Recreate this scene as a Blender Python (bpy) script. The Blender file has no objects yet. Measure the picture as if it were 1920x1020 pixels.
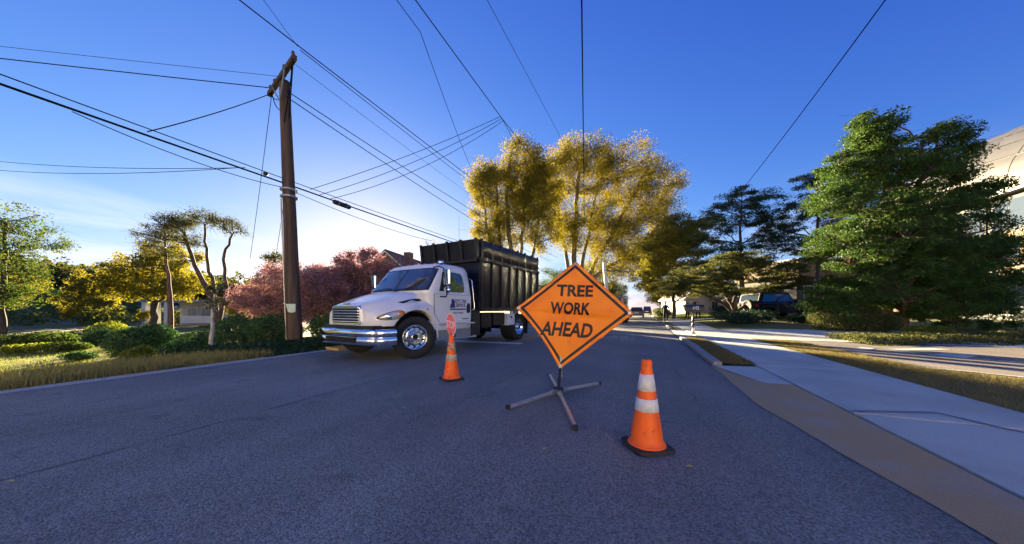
import bpy, bmesh, math, random
import numpy as np
from mathutils import Vector, Matrix

S = bpy.context.scene
C = S.collection
R = math.radians
YAW = 22.9                      # the street runs 22.9 degrees to the right of the view axis

# ------------------------------------------------------------------ camera
cam = bpy.data.cameras.new('camera')
cam.sensor_width = 36.0
cam.lens = 36.0 * 580 / 1920
cam.shift_y = 70 / 1920
cam.clip_start = 0.05
cam.clip_end = 3000
camo = bpy.data.objects.new('camera', cam)
camo.location = (0, 0, 1.12)
camo.rotation_euler = (R(90), 0, R(YAW))
C.objects.link(camo)
S.camera = camo

# ------------------------------------------------------------------ sky, sun, exposure
SUN_AZ, SUN_EL = -47.4, 9.0     # degrees from +Y (clockwise positive), above horizon
w = bpy.data.worlds.new('World')
S.world = w
w.use_nodes = True
nt = w.node_tree
for n in list(nt.nodes):
    nt.nodes.remove(n)
def wn(t, **k):
    n = nt.nodes.new(t)
    for a, b in k.items():
        setattr(n, a, b)
    return n
def wl(a, b): nt.links.new(a, b)
sky = wn('ShaderNodeTexSky', sky_type='NISHITA')
sky.sun_disc = False
sky.sun_elevation = R(SUN_EL)
sky.sun_rotation = R(SUN_AZ)
sky.altitude = 250
sky.air_density = 1.0
sky.dust_density = 0.28
sky.ozone_density = 3.5
tc = wn('ShaderNodeTexCoord')
sep = wn('ShaderNodeSeparateXYZ'); wl(tc.outputs['Generated'], sep.inputs[0])
def wmath(op, a, b=None, clamp=False):
    n = wn('ShaderNodeMath', operation=op); n.use_clamp = clamp
    for i, v in enumerate((a, b)):
        if v is None: continue
        if isinstance(v, (int, float)): n.inputs[i].default_value = v
        else: wl(v, n.inputs[i])
    return n.outputs[0]
zz = wmath('ADD', wmath('MAXIMUM', sep.outputs[2], 0.0), 0.10)
cx = wmath('DIVIDE', sep.outputs[0], zz); cy = wmath('DIVIDE', sep.outputs[1], zz)
cmb = wn('ShaderNodeCombineXYZ'); wl(cx, cmb.inputs[0]); wl(cy, cmb.inputs[1])
mp = wn('ShaderNodeMapping'); wl(cmb.outputs[0], mp.inputs[0])
mp.inputs['Rotation'].default_value = (0, 0, R(35)); mp.inputs['Scale'].default_value = (0.62, 0.30, 1); mp.inputs['Location'].default_value = (3.3, 1.2, 0)
nz = wn('ShaderNodeTexNoise'); wl(mp.outputs[0], nz.inputs['Vector'])
nz.inputs['Scale'].default_value = 1.0; nz.inputs['Detail'].default_value = 7; nz.inputs['Roughness'].default_value = 0.58
cov = wn('ShaderNodeMapRange'); wl(nz.outputs[0], cov.inputs[0])
cov.inputs[1].default_value = 0.50; cov.inputs[2].default_value = 0.70
low = wn('ShaderNodeMapRange', interpolation_type='SMOOTHSTEP'); wl(sep.outputs[2], low.inputs[0])   # most cloud lies low over the horizon
low.inputs[1].default_value = 0.34; low.inputs[2].default_value = 0.06; low.inputs[3].default_value = 0.0; low.inputs[4].default_value = 1.0
cf = wmath('MULTIPLY', wmath('MULTIPLY', cov.outputs[0], low.outputs[0]), 0.85, True)
# the photograph's contrasty, deep royal blue sky: one tone curve per channel over the whole sky
ss = wn('ShaderNodeSeparateColor'); wl(sky.outputs[0], ss.inputs[0])
chan = []
for i, (p, k) in enumerate(((1.5, 0.0564), (1.35, 0.0551), (1.0, 0.1494))):
    v = wmath('MULTIPLY', wmath('POWER', ss.outputs[i], p), k)
    chan.append(wmath('DIVIDE', v, wmath('ADD', 1.0, wmath('MULTIPLY', v, 1.574))))
cc = wn('ShaderNodeCombineColor')
for i in range(3): wl(chan[i], cc.inputs[i])
mix = wn('ShaderNodeMixRGB'); wl(cf, mix.inputs[0]); wl(cc.outputs[0], mix.inputs[1]); mix.inputs[2].default_value = (0.44, 0.424, 0.40, 1)
bg = wn('ShaderNodeBackground'); wl(mix.outputs[0], bg.inputs[0])
bg.inputs['Strength'].default_value = 0.15
wo = wn('ShaderNodeOutputWorld'); wl(bg.outputs[0], wo.inputs[0])

sl = bpy.data.lights.new('sun', 'SUN')
sl.energy = 2.4
sl.angle = R(0.6)
sl.color = (1.0, 0.79, 0.46)
so = bpy.data.objects.new('sun', sl)
sv = Vector((math.sin(R(SUN_AZ)) * math.cos(R(SUN_EL)), math.cos(R(SUN_AZ)) * math.cos(R(SUN_EL)), math.sin(R(SUN_EL))))
so.rotation_euler = sv.to_track_quat('Z', 'Y').to_euler()
so.location = sv * 60
C.objects.link(so)
vs = S.view_settings
vs.view_transform = 'Standard'; vs.look = 'None'; vs.gamma = 1
vs.use_curve_mapping = False
vs.exposure = 4.45

# ------------------------------------------------------------------ materials
MATS = {}
def mat(name, col, rough=0.6, metal=0.0, var=0.0, vscale=4.0, bump=0.0, bscale=60.0, col2=None, c2scale=2.0, c2lo=.45, c2hi=.65, coat=0.0, spec=0.5, det=6, stretch=None, trans=0.0, alpha=1.0):
    """Principled material: colour, grain (var), second colour in patches (col2), fine relief (bump)."""
    if name in MATS: return MATS[name]
    m = bpy.data.materials.new(name); m.use_nodes = True
    t = m.node_tree; b = t.nodes['Principled BSDF']
    b.inputs['Base Color'].default_value = (*col, 1)
    b.inputs['Roughness'].default_value = rough
    b.inputs['Metallic'].default_value = metal
    b.inputs['Coat Weight'].default_value = coat
    b.inputs['Specular IOR Level'].default_value = spec
    b.inputs['Transmission Weight'].default_value = trans
    b.inputs['Alpha'].default_value = alpha
    m.diffuse_color = (*col, 1)
    if var or bump or col2:
        co = t.nodes.new('ShaderNodeTexCoord'); vec = co.outputs['Object']
        if stretch:
            mm = t.nodes.new('ShaderNodeMapping'); mm.inputs['Scale'].default_value = stretch
            t.links.new(vec, mm.inputs[0]); vec = mm.outputs[0]
    cur = None
    def noise(s, d=det):
        n = t.nodes.new('ShaderNodeTexNoise'); n.inputs['Scale'].default_value = s; n.inputs['Detail'].default_value = d
        t.links.new(vec, n.inputs['Vector']); return n
    if col2:
        n = noise(c2scale); mr = t.nodes.new('ShaderNodeMapRange'); t.links.new(n.outputs[0], mr.inputs[0])
        mr.inputs[1].default_value = c2lo; mr.inputs[2].default_value = c2hi
        x = t.nodes.new('ShaderNodeMixRGB'); t.links.new(mr.outputs[0], x.inputs[0])
        x.inputs[1].default_value = (*col, 1); x.inputs[2].default_value = (*col2, 1); cur = x.outputs[0]
    if var:
        n = noise(vscale); mr = t.nodes.new('ShaderNodeMapRange'); t.links.new(n.outputs[0], mr.inputs[0])
        mr.inputs[1].default_value = .3; mr.inputs[2].default_value = .7
        mr.inputs[3].default_value = 1 - var; mr.inputs[4].default_value = 1 + var
        x = t.nodes.new('ShaderNodeMixRGB'); x.blend_type = 'MULTIPLY'; x.inputs[0].default_value = 1
        if cur: t.links.new(cur, x.inputs[1])
        else: x.inputs[1].default_value = (*col, 1)
        t.links.new(mr.outputs[0], x.inputs[2]); cur = x.outputs[0]
    if cur: t.links.new(cur, b.inputs['Base Color'])
    if bump:
        n = noise(bscale, 4); bp = t.nodes.new('ShaderNodeBump'); bp.inputs['Strength'].default_value = bump
        bp.inputs['Distance'].default_value = 0.01
        t.links.new(n.outputs[0], bp.inputs['Height']); t.links.new(bp.outputs[0], b.inputs['Normal'])
    MATS[name] = m
    return m

def leafmat(name, cols, transl=0.4, gloss=0.025):
    """Leaf: colour picked per leaf, light passes through."""
    if name in MATS: return MATS[name]
    m = bpy.data.materials.new(name); m.use_nodes = True
    t = m.node_tree
    for n in list(t.nodes): t.nodes.remove(n)
    g = t.nodes.new('ShaderNodeNewGeometry'); cr = t.nodes.new('ShaderNodeValToRGB')
    t.links.new(g.outputs['Random Per Island'], cr.inputs[0])
    e = cr.color_ramp.elements
    while len(e) < len(cols): e.new(0.5)
    for i, c in enumerate(cols):
        e[i].position = i / max(1, len(cols) - 1); e[i].color = (*c, 1)
    d = t.nodes.new('ShaderNodeBsdfDiffuse'); tr = t.nodes.new('ShaderNodeBsdfTranslucent'); gl = t.nodes.new('ShaderNodeBsdfGlossy')
    gl.inputs['Roughness'].default_value = 0.6
    t.links.new(cr.outputs[0], d.inputs[0]); t.links.new(cr.outputs[0], tr.inputs[0])
    a = t.nodes.new('ShaderNodeMixShader'); a.inputs[0].default_value = transl
    t.links.new(d.outputs[0], a.inputs[1]); t.links.new(tr.outputs[0], a.inputs[2])
    b = t.nodes.new('ShaderNodeMixShader'); b.inputs[0].default_value = gloss
    t.links.new(a.outputs[0], b.inputs[1]); t.links.new(gl.outputs[0], b.inputs[2])
    o = t.nodes.new('ShaderNodeOutputMaterial'); t.links.new(b.outputs[0], o.inputs[0])
    m.diffuse_color = (*cols[0], 1)
    MATS[name] = m
    return m

# ------------------------------------------------------------------ objects and tags
def tag(o, label=None, cat=None, group=None, kind=None):
    if label: o['label'] = label
    if cat: o['category'] = cat
    if group: o['group'] = group
    if kind: o['kind'] = kind
    return o
def empty(name, loc=(0, 0, 0), rz=0.0, label=None, cat=None, group=None):
    o = bpy.data.objects.new(name, None); o.empty_display_size = .2
    o.location = loc; o.rotation_euler = (0, 0, R(rz)); C.objects.link(o)
    return tag(o, label, cat, group)
def link(name, me, m=None, parent=None, loc=None, rot=None, smooth=None, bevel=0, seg=2):
    if m is not None:
        me.materials.clear()
        for x in (m if isinstance(m, (list, tuple)) else [m]): me.materials.append(x)
    if smooth is not None:
        me.polygons.foreach_set('use_smooth', [smooth] * len(me.polygons))
    o = bpy.data.objects.new(name, me); C.objects.link(o)
    if parent: o.parent = parent
    if loc: o.location = loc
    if rot: o.rotation_euler = rot
    if bevel:
        b = o.modifiers.new('bevel', 'BEVEL'); b.width = bevel; b.segments = seg; b.limit_method = 'ANGLE'; b.angle_limit = R(40)
    return o
def copy_tree(o, parent=None):
    c = o.copy(); C.objects.link(c)
    if parent: c.parent = parent
    for ch in list(o.children): copy_tree(ch, c)
    return c

class MB:
    """collects shapes, then links them as ONE mesh object"""
    def __init__(s): s.v = []; s.f = []; s.mi = []; s.cur = 0
    def add(s, v, f):
        k = len(s.v); s.v += [tuple(p) for p in v]; s.f += [tuple(i + k for i in q) for q in f]; s.mi += [s.cur] * len(f); return s
    def box(s, x0, x1, y0, y1, z0, z1, M=None):
        v = [(x, y, z) for x in (x0, x1) for y in (y0, y1) for z in (z0, z1)]
        if M is not None: v = [M @ Vector(p) for p in v]
        return s.add(v, [(0, 1, 3, 2), (4, 6, 7, 5), (0, 4, 5, 1), (2, 3, 7, 6), (0, 2, 6, 4), (1, 5, 7, 3)])
    def tube(s, pts, rad, n=8, cap=True):
        pts = [Vector(p) for p in pts]
        if not hasattr(rad, '__len__'): rad = [rad] * len(pts)
        v = []; f = []; up = None
        for i, p in enumerate(pts):
            d = (pts[min(i + 1, len(pts) - 1)] - pts[max(i - 1, 0)]).normalized()
            if up is None: up = Vector((0, 0, 1)) if abs(d.z) < .9 else Vector((1, 0, 0))
            a = d.cross(up).normalized(); b = a.cross(d); up = b
            for k in range(n):
                t = 2 * math.pi * k / n
                v.append(p + (a * math.cos(t) + b * math.sin(t)) * rad[i])
        for i in range(len(pts) - 1):
            for k in range(n):
                f.append((i * n + k, i * n + (k + 1) % n, (i + 1) * n + (k + 1) % n, (i + 1) * n + k))
        if cap: f += [tuple(range(n - 1, -1, -1)), tuple(range((len(pts) - 1) * n, len(pts) * n))]
        return s.add(v, f)
    def lathe(s, prof, n=24, M=None, close=True):
        """profile of (radius, height) turned about z"""
        v = []; f = []
        for r, z in prof:
            for k in range(n):
                t = 2 * math.pi * k / n; p = Vector((r * math.cos(t), r * math.sin(t), z))
                v.append(M @ p if M is not None else p)
        for i in range(len(prof) - 1):
            for k in range(n):
                f.append((i * n + k, i * n + (k + 1) % n, (i + 1) * n + (k + 1) % n, (i + 1) * n + k))
        if close: f += [tuple(range(n - 1, -1, -1)), tuple(range((len(prof) - 1) * n, len(prof) * n))]
        return s.add(v, f)
    def prism(s, poly, fn, d0, d1):
        """2D polygon extruded between d0 and d1; fn(a, b, d) gives the point"""
        n = len(poly); v = [fn(a, b, d0) for a, b in poly] + [fn(a, b, d1) for a, b in poly]
        f = [tuple(range(n - 1, -1, -1)), tuple(range(n, 2 * n))] + [(i, (i + 1) % n, n + (i + 1) % n, n + i) for i in range(n)]
        return s.add(v, f)
    def grid(s, P, cu=False):
        """rows of points"""
        nu = len(P); nv = len(P[0]); v = [p for r in P for p in r]; f = []
        for i in range(nu - 1):
            for k in range(nv - (0 if cu else 1)):
                f.append((i * nv + k, i * nv + (k + 1) % nv, (i + 1) * nv + (k + 1) % nv, (i + 1) * nv + k))
        return s.add(v, f)
    def mesh(s, name, fix=True):
        me = bpy.data.meshes.new(name); me.from_pydata(s.v, [], s.f)
        if any(s.mi): me.polygons.foreach_set('material_index', s.mi)
        if fix:
            b = bmesh.new(); b.from_mesh(me); bmesh.ops.recalc_face_normals(b, faces=b.faces); b.to_mesh(me); b.free()
        me.update(); return me
    def build(s, name, m, parent=None, smooth=False, bevel=0, seg=2, loc=None, rot=None, fix=True):
        return link(name, s.mesh(name, fix), m, parent, loc, rot, smooth, bevel, seg)

_font = {}
def text_mesh(txt, size, width=1.0, bold=0.0, sub=0, shear=0.0):
    """flat lettering centred on the origin in the xy plane"""
    cu = bpy.data.curves.new('lettering', 'FONT'); cu.body = txt; cu.size = size; cu.align_x = 'CENTER'; cu.align_y = 'CENTER'
    cu.offset = bold; cu.shear = shear; cu.resolution_u = 3
    o = bpy.data.objects.new('lettering', cu); C.objects.link(o)
    dg = bpy.context.evaluated_depsgraph_get()
    me = bpy.data.meshes.new_from_object(o.evaluated_get(dg))
    bpy.data.objects.remove(o); bpy.data.curves.remove(cu)
    b = bmesh.new(); b.from_mesh(me)
    bmesh.ops.triangulate(b, faces=b.faces)
    for _ in range(sub):
        bmesh.ops.subdivide_edges(b, edges=b.edges[:], cuts=1, use_grid_fill=True)
        bmesh.ops.triangulate(b, faces=b.faces)
    b.to_mesh(me); b.free()
    for v in me.vertices: v.co.x *= width
    return me
def map_mesh(me, fn):
    for v in me.vertices: v.co = fn(v.co.x, v.co.y)
    me.update(); return me
def arr_mesh(name, v, f):
    me = bpy.data.meshes.new(name); me.from_pydata(np.asarray(v, dtype=np.float32), [], np.asarray(f, dtype=np.int32)); me.update(); return me
def sstep(x):
    x = np.clip(x, 0, 1); return x * x * (3 - 2 * x)

# ------------------------------------------------------------------ ground
def tz(x, y):
    """height of the ground"""
    x = np.asarray(x, dtype=float); y = np.asarray(y, dtype=float)
    s = -8.3 - x
    left = -0.85 * sstep(s / 11) * (1 - .45 * sstep((y - 6) / 6)) - 0.7 * sstep((s - 14) / 25) + 9.0 * sstep((s - 75) / 90)
    right = 0.36 * sstep((y - 16) / 8) * sstep((x - 2.2) / 4) + 0.5 * sstep((x - 14) / 20)
    return left * (s > 0) + right * (x > 2) - 0.02
def noise2(x, y, s, seed=0):
    rs = np.random.RandomState(seed); out = 0
    for k in range(5):
        a = rs.uniform(0, 6.28); p = rs.uniform(0, 6.28); fq = s * (1.0 + .6 * k)
        out = out + np.sin((x * math.cos(a) + y * math.sin(a)) * fq + p) / (1 + .4 * k)
    return out / 2.6
# ------------------------------------------------------------------ setting: ground, road, pavements
def asphalt(name, col, sp=.55, scale=95):
    m = bpy.data.materials.new(name); m.use_nodes = True; t = m.node_tree; b = t.nodes['Principled BSDF']
    co = t.nodes.new('ShaderNodeTexCoord')
    def nz_(s, d, st=None):
        n = t.nodes.new('ShaderNodeTexNoise'); n.inputs['Scale'].default_value = s; n.inputs['Detail'].default_value = d
        if st:
            mm = t.nodes.new('ShaderNodeMapping'); mm.inputs['Scale'].default_value = st
            t.links.new(co.outputs['Object'], mm.inputs[0]); t.links.new(mm.outputs[0], n.inputs['Vector'])
        else: t.links.new(co.outputs['Object'], n.inputs['Vector'])
        return n.outputs[0]
    def rng(v, a, b_, c, d):
        n = t.nodes.new('ShaderNodeMapRange'); t.links.new(v, n.inputs[0])
        for i, x in enumerate((a, b_, c, d)): n.inputs[i + 1].default_value = x
        return n.outputs[0]
    def mul(a, b_):
        n = t.nodes.new('ShaderNodeMath'); n.operation = 'MULTIPLY'; t.links.new(a, n.inputs[0]); t.links.new(b_, n.inputs[1]); return n.outputs[0]
    vo = t.nodes.new('ShaderNodeTexVoronoi'); vo.inputs['Scale'].default_value = scale; t.links.new(co.outputs['Object'], vo.inputs['Vector'])
    bwn = t.nodes.new('ShaderNodeRGBToBW'); t.links.new(vo.outputs['Color'], bwn.inputs[0])
    stones = rng(bwn.outputs[0], .15, .85, 1 - sp, 1 + sp)          # each stone its own grey
    lanes = rng(nz_(1.0, 5, (1.6, .07, 1)), .3, .7, .86, 1.14)      # wheel-worn streaks along the street
    worn = rng(nz_(.55, 6), .3, .7, .82, 1.18)
    spots = rng(nz_(2.3, 3), .62, .74, 1.0, .72)
    k = mul(mul(mul(stones, lanes), worn), spots)
    x = t.nodes.new('ShaderNodeMixRGB'); x.blend_type = 'MULTIPLY'; x.inputs[0].default_value = 1; x.inputs[1].default_value = (*col, 1)
    t.links.new(k, x.inputs[2]); t.links.new(x.outputs[0], b.inputs['Base Color'])
    b.inputs['Roughness'].default_value = .72; b.inputs['Specular IOR Level'].default_value = .35
    bp = t.nodes.new('ShaderNodeBump'); bp.inputs['Strength'].default_value = .8; bp.inputs['Distance'].default_value = .006
    t.links.new(vo.outputs['Distance'], bp.inputs['Height']); bp.invert = True; t.links.new(bp.outputs[0], b.inputs['Normal'])
    MATS[name] = m; return m
M_road = asphalt('asphalt', (.205, .205, .185), .42)
M_lot = asphalt('worn_asphalt', (.22, .195, .165), .35, 60)
M_conc = mat('concrete', (.52, .53, .46), .85, var=.20, vscale=180, bump=.25, bscale=250, col2=(.42, .42, .36), c2scale=.9, det=8)
M_apron = mat('stained_concrete', (.46, .31, .155), .9, var=.22, vscale=160, bump=.3, bscale=200, col2=(.40, .34, .26), c2scale=1.6, c2lo=.5, c2hi=.75)
M_kerb = mat('kerb_stone', (.34, .31, .28), .9, var=.25, vscale=30, bump=.5, bscale=60)
M_grass = mat('lawn_soil', (.085, .115, .022), .95, var=.35, vscale=35, bump=.8, bscale=120, col2=(.17, .135, .05), c2scale=.35)
M_soil = mat('leaf_litter', (.10, .062, .032), .95, var=.4, vscale=40, bump=.8, bscale=90)
M_white = mat('road_paint_white', (.80, .80, .77), .7, var=.2, vscale=40, col2=(.3, .3, .3), c2scale=25, c2lo=.55, c2hi=.75)
M_yellow = mat('road_paint_yellow', (.55, .33, .03), .7, var=.2, vscale=40)
M_tar = mat('tar', (.03, .03, .034), .55, var=.2, vscale=50)
M_bike = mat('road_paint_worn', (.48, .44, .34), .75, var=.3, vscale=30)

gx = np.unique(np.concatenate([np.linspace(-420, -70, 36), np.linspace(-70, -14, 57), np.linspace(-14, 30, 90), np.linspace(30, 90, 31), np.linspace(90, 420, 18)]))
gy = np.unique(np.concatenate([np.linspace(-60, -4, 20), np.linspace(-4, 50, 82), np.linspace(50, 130, 41), np.linspace(130, 500, 20)]))
GX, GY = np.meshgrid(gx, gy, indexing='ij')
GZ = tz(GX, GY) + .03 * noise2(GX, GY, .7, 3) * ((GX < -9) | (GX > 6))
GZ = np.where((GX > -8.1) & (GX < 2), -.05, GZ)
gv = np.stack([GX.ravel(), GY.ravel(), GZ.ravel()], 1)
nx, ny = GX.shape
ii = (np.arange(nx - 1)[:, None] * ny + np.arange(ny - 1)[None, :]).ravel()
gf = np.stack([ii, ii + ny, ii + ny + 1, ii + 1], 1)
tag(link('ground', arr_mesh('ground', gv, gf), M_grass, smooth=True), kind='structure')

def patch(name, m, fx0, fx1, ys, dz, nxp=14, parent=None, follow=True, kind='structure', skirt=0.0):
    P = []
    for y in ys:
        a = fx0(y) if callable(fx0) else fx0; b = fx1(y) if callable(fx1) else fx1
        row = [(a + (b - a) * k / nxp, y) for k in range(nxp + 1)]
        P.append([(x, yy, (max(0, float(tz(x, yy)) + .02) if follow else 0) + dz) for x, yy in row])
    mb = MB().grid(P)
    o = mb.build(name, m, parent, smooth=True)
    return tag(o, kind=kind) if (kind and not parent) else o
edge = lambda y: 1.26 + .012 * math.sin(y * 2.3) + .01 * math.sin(y * 5.1 + 1) + .47 * float(sstep((4.9 - y) / 4.2))
YS = list(np.linspace(-14, 30, 120)) + list(np.linspace(31, 190, 50))
road = patch('road', M_road, -7.85, lambda y: edge(y) + (.12 * sstep((y - 14) / 8)), YS, 0, 6, follow=False)
gut = patch('gutter', mat('gutter_concrete', (.50, .48, .44), .9, var=.2, vscale=20, bump=.3, bscale=60), lambda y: -8.12 + .03 * math.sin(y * 1.7), -7.80, YS, .006, 2, follow=False)
# centre seam where the two lanes of asphalt meet, and other paving seams
for x, y0, y1, wd in ((-3.86, -10, 9.5, .018), (-6.1, -8, 6, .010), (-5.2, -3, 5, .007), (-2.0, 3.0, 9, .006), (.55, 5.5, 13, .006)):
    patch('tar_seam', M_tar, lambda y: x + .02 * math.sin(y * 1.3) + .008 * math.sin(y * 7) - wd / 2, lambda y: x + .02 * math.sin(y * 1.3) + .008 * math.sin(y * 9) + wd / 2, np.linspace(y0, y1, 60), .004, 1, parent=road, follow=False)
def flat(name, polys, m, z, parent):
    mb = MB()
    for p in polys: mb.add([(x, y, z) for x, y in p], [tuple(range(len(p)))])
    return mb.build(name, m, parent)
flat('stop_bar', [[(-7.5, 8.95), (-3.62, 9.2), (-3.62, 9.62), (-7.5, 9.4)]], M_white, .005, road)
for dx in (-.10, .10):
    flat('yellow_line', [[(-4.05 + dx - .05, y), (-4.05 + dx + .05, y), (-4.05 + dx + .05, y + 6), (-4.05 + dx - .05, y + 6)] for y in np.arange(9.75, 120, 6)], M_yellow, .005, road)
# hairline cracks wander over the asphalt
rc = random.Random(9)
for (x, y, a, n_) in ((-1.6, 5.6, 75, 10), (-5.9, 3.2, 85, 12), (-.4, 8.6, 110, 12), (.6, 4.4, 95, 8), (-6.8, 1.2, 70, 10)):
    mb = MB(); a = R(a)
    for k in range(n_):
        a += rc.uniform(-.5, .5); L_ = rc.uniform(.06, .16); x2, y2 = x + math.cos(a) * L_, y + math.sin(a) * L_; wd = .003 * (1 - k / n_ * .7) + .0015
        d_ = Vector((x2 - x, y2 - y)).normalized(); q = Vector((-d_.y, d_.x)) * wd
        mb.add([(x + q.x, y + q.y, .003), (x2 + q.x, y2 + q.y, .003), (x2 - q.x, y2 - q.y, .003), (x - q.x, y - q.y, .003)], [(0, 1, 2, 3)]); x, y = x2, y2
    mb.build('crack', M_tar, road)
# bicycle marking with its chevrons
def ring(cx_, cy_, rx, ry, t, n=22):
    out = []
    for k in range(n):
        a, b = 2 * math.pi * k / n, 2 * math.pi * (k + 1) / n
        out.append([(cx_ + (rx + s_) * math.cos(u), cy_ + (ry + s_ * 1.6) * math.sin(u)) for u, s_ in ((a, 0), (b, 0), (b, t), (a, t))])
    return out
def stroke(a, b, t):
    d = Vector((b[0] - a[0], b[1] - a[1])).normalized(); n_ = Vector((-d.y, d.x)) * t / 2
    return [(a[0] + n_.x, a[1] + n_.y), (b[0] + n_.x, b[1] + n_.y), (b[0] - n_.x, b[1] - n_.y), (a[0] - n_.x, a[1] - n_.y)]
bk = ring(-1.28, 12.95, .20, .42, .05) + ring(-.52, 12.55, .20, .42, .05)
for a, b in (((-1.28, 12.95), (-1.08, 13.7)), ((-1.08, 13.7), (-.68, 13.35)), ((-1.28, 12.95), (-.95, 12.75)), ((-.95, 12.75), (-.68, 13.35)), ((-1.08, 13.7), (-.95, 12.75)), ((-.68, 13.5), (-.52, 12.55)), ((-.82, 13.6), (-.58, 13.5)), ((-1.2, 13.8), (-.98, 13.7))):
    bk.append(stroke(a, b, .07))
flat('bicycle_marking', bk, M_bike, .005, road)
flat('chevron_marking', [[(-1.35, 14.4), (-.9, 15.0), (-.9, 15.3), (-1.35, 14.7)], [(-.9, 15.0), (-.35, 14.2), (-.35, 14.5), (-.9, 15.3)], [(-1.35, 15.5), (-.9, 16.1), (-.9, 16.4), (-1.35, 15.8)], [(-.9, 16.1), (-.35, 15.3), (-.35, 15.6), (-.9, 16.4)]], M_bike, .005, road)

# concrete pavement: slabs with real joints over a dark bed
sw = patch('sidewalk', M_tar, 1.80, 3.62, [-9, -2, 3, 7.2], .006, 4, follow=False)
sw2 = patch('sidewalk_bed', M_tar, 1.95, 3.62, np.linspace(7.2, 60, 40), .02, 4, parent=sw)
def slab(x0, x1, y0, y1, m, name, z00, z01, g=.018, th=.05):
    """slab sloping from z00 at x0 to z01 at x1"""
    mb = MB(); x0 += g; x1 -= g; y0 += g; y1 -= g
    hz = lambda x, y: max(0, float(tz(x, y)) + .02)
    top = [(x0, y0, z00 + hz(x0, y0)), (x1, y0, z01 + hz(x1, y0)), (x1, y1, z01 + hz(x1, y1)), (x0, y1, z00 + hz(x0, y1))]
    mb.add(top + [(p[0], p[1], p[2] - th) for p in top], [(0, 1, 2, 3), (0, 4, 5, 1), (1, 5, 6, 2), (2, 6, 7, 3), (3, 7, 4, 0)])
    return mb.build(name, m, sw, bevel=.006, seg=1)
ys = [-7.7, -4.7, -1.7, 1.3, 4.3, 7.3, 10.3, 13.4, 16.4, 19.4, 22.5, 25.5, 28.5, 31.5, 34.5, 37.5, 40.5]
for a, b in zip(ys[:-1], ys[1:]):
    slab(1.99, 3.62, a, b, M_conc, 'concrete_slab', .052, .056)
for a, b in ((-7.7, -3.2), (-3.2, 1.8), (1.8, 7.12)):
    mb = MB(); P = []
    for y in np.linspace(a + .004, b - .004, 20):
        e = edge(y) - .015
        P.append([(e, y, .006), (e + .06, y, .014), (e + (1.985 - e) * .4, y, .028), (e + (1.985 - e) * .75, y, .044), (1.968, y, .05)])
    mb.grid(P); mb.build('apron_slab', M_apron, sw, smooth=True)
# pale washed strip of the ramp next to the grass
mb = MB(); mb.grid([[(1.66 - .1 * k, 5.6 + k * .37, .040 - .003 * k), (1.972, 5.6 + k * .37, .053)] for k in range(5)]); mb.build('ramp_patch', M_conc, sw, smooth=True)
M_chalk = mat('blue_chalk', (.05, .06, .15), .9, var=.3, vscale=60)
mb = MB()
for dx in (0, .04):
    pl = [(2.0, 4.33 + dx), (2.4, 4.47 + dx), (2.78, 4.60 + dx), (3.0, 4.18 + dx), (3.3, 3.75 + dx * 2), (3.55, 3.35 + dx * 2)]
    for a, b in zip(pl[:-1], pl[1:]): mb.add([(x, y, .0605) for x, y in stroke(a, b, .016)], [(0, 1, 2, 3)])
mb.build('chalk_line', M_chalk, sw)
# kerb stones
kb = empty('kerb'); tag(kb, kind='structure')
rk = random.Random(4)
for y0, y1 in ((7.25, 13.3), (19.6, 24.5), (26.5, 30.0), (33, 60)):
    y = y0
    while y < y1:
        L = min(rk.uniform(.8, 1.25), y1 - y); j = rk.uniform(-.015, .015)
        MB().box(1.30 + j + .1 * float(sstep((y - 14) / 8)), 1.47 + j + .1 * float(sstep((y - 14) / 8)), y + .008, y + L - .008, -.04, .085 + j * .5).build('kerb_stone', M_kerb, kb, bevel=.02)
        y += L
# driveway, drive beyond, parking lot
dw = patch('driveway', M_conc, lambda y: edge(y) + .03 + .1 * float(sstep((y - 14) / 8)), 1.985, np.linspace(13.45, 19.4, 12), .03, 3)
patch('driveway_far', M_conc, 3.635, lambda y: 9.5 + (y - 13.4) * 1.6, np.linspace(13.7, 19.0, 16), .045, 14, parent=dw)
d2 = patch('garden_path', M_conc, lambda y: 1.45, lambda y: 6.5, np.linspace(30.3, 32.6, 8), .03, 8)
lotup = lambda x: 12.7 + .40 * (x - 6)
P = []
for k in range(41):
    x = 4.78 + (k / 40) ** 1.5 * 40
    y0 = 8.2 - 1.5 * float(sstep((x - 4.78) / 2.0)) - max(0, (x - 6)) * .18
    y1 = 13.69 if x < 6.2 else lotup(x)
    P.append([(x, y0 + (y1 - y0) * j / 10, max(0, float(tz(x, y0 + (y1 - y0) * j / 10)) + .02) + .035) for j in range(11)])
lot = tag(MB().grid(P).build('parking_lot', M_lot, smooth=True), kind='structure')
mb = MB()
for k in range(40):      # concrete edging along the grass
    a, b = P[k][0], P[k + 1][0]
    if k < 34: mb.add([(a[0], a[1] - .06, a[2] + .012), (b[0], b[1] - .06, b[2] + .012), (b[0], b[1] + .07, b[2] + .012), (a[0], a[1] + .07, a[2] + .012)], [(0, 1, 2, 3)])
mb.build('lot_edging', M_conc, lot)
for pl in ([(6.2, 10.6), (6.6, 10.2), (7.4, 11.1), (7.0, 11.3)], [(6.0, 11.7), (6.3, 11.5), (7.6, 12.2), (7.4, 12.5)], [(5.2, 11.3), (5.4, 11.1), (6.0, 11.9), (5.8, 12.1)]):
    flat('pale_patch', [pl], M_conc, .041, lot)

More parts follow.
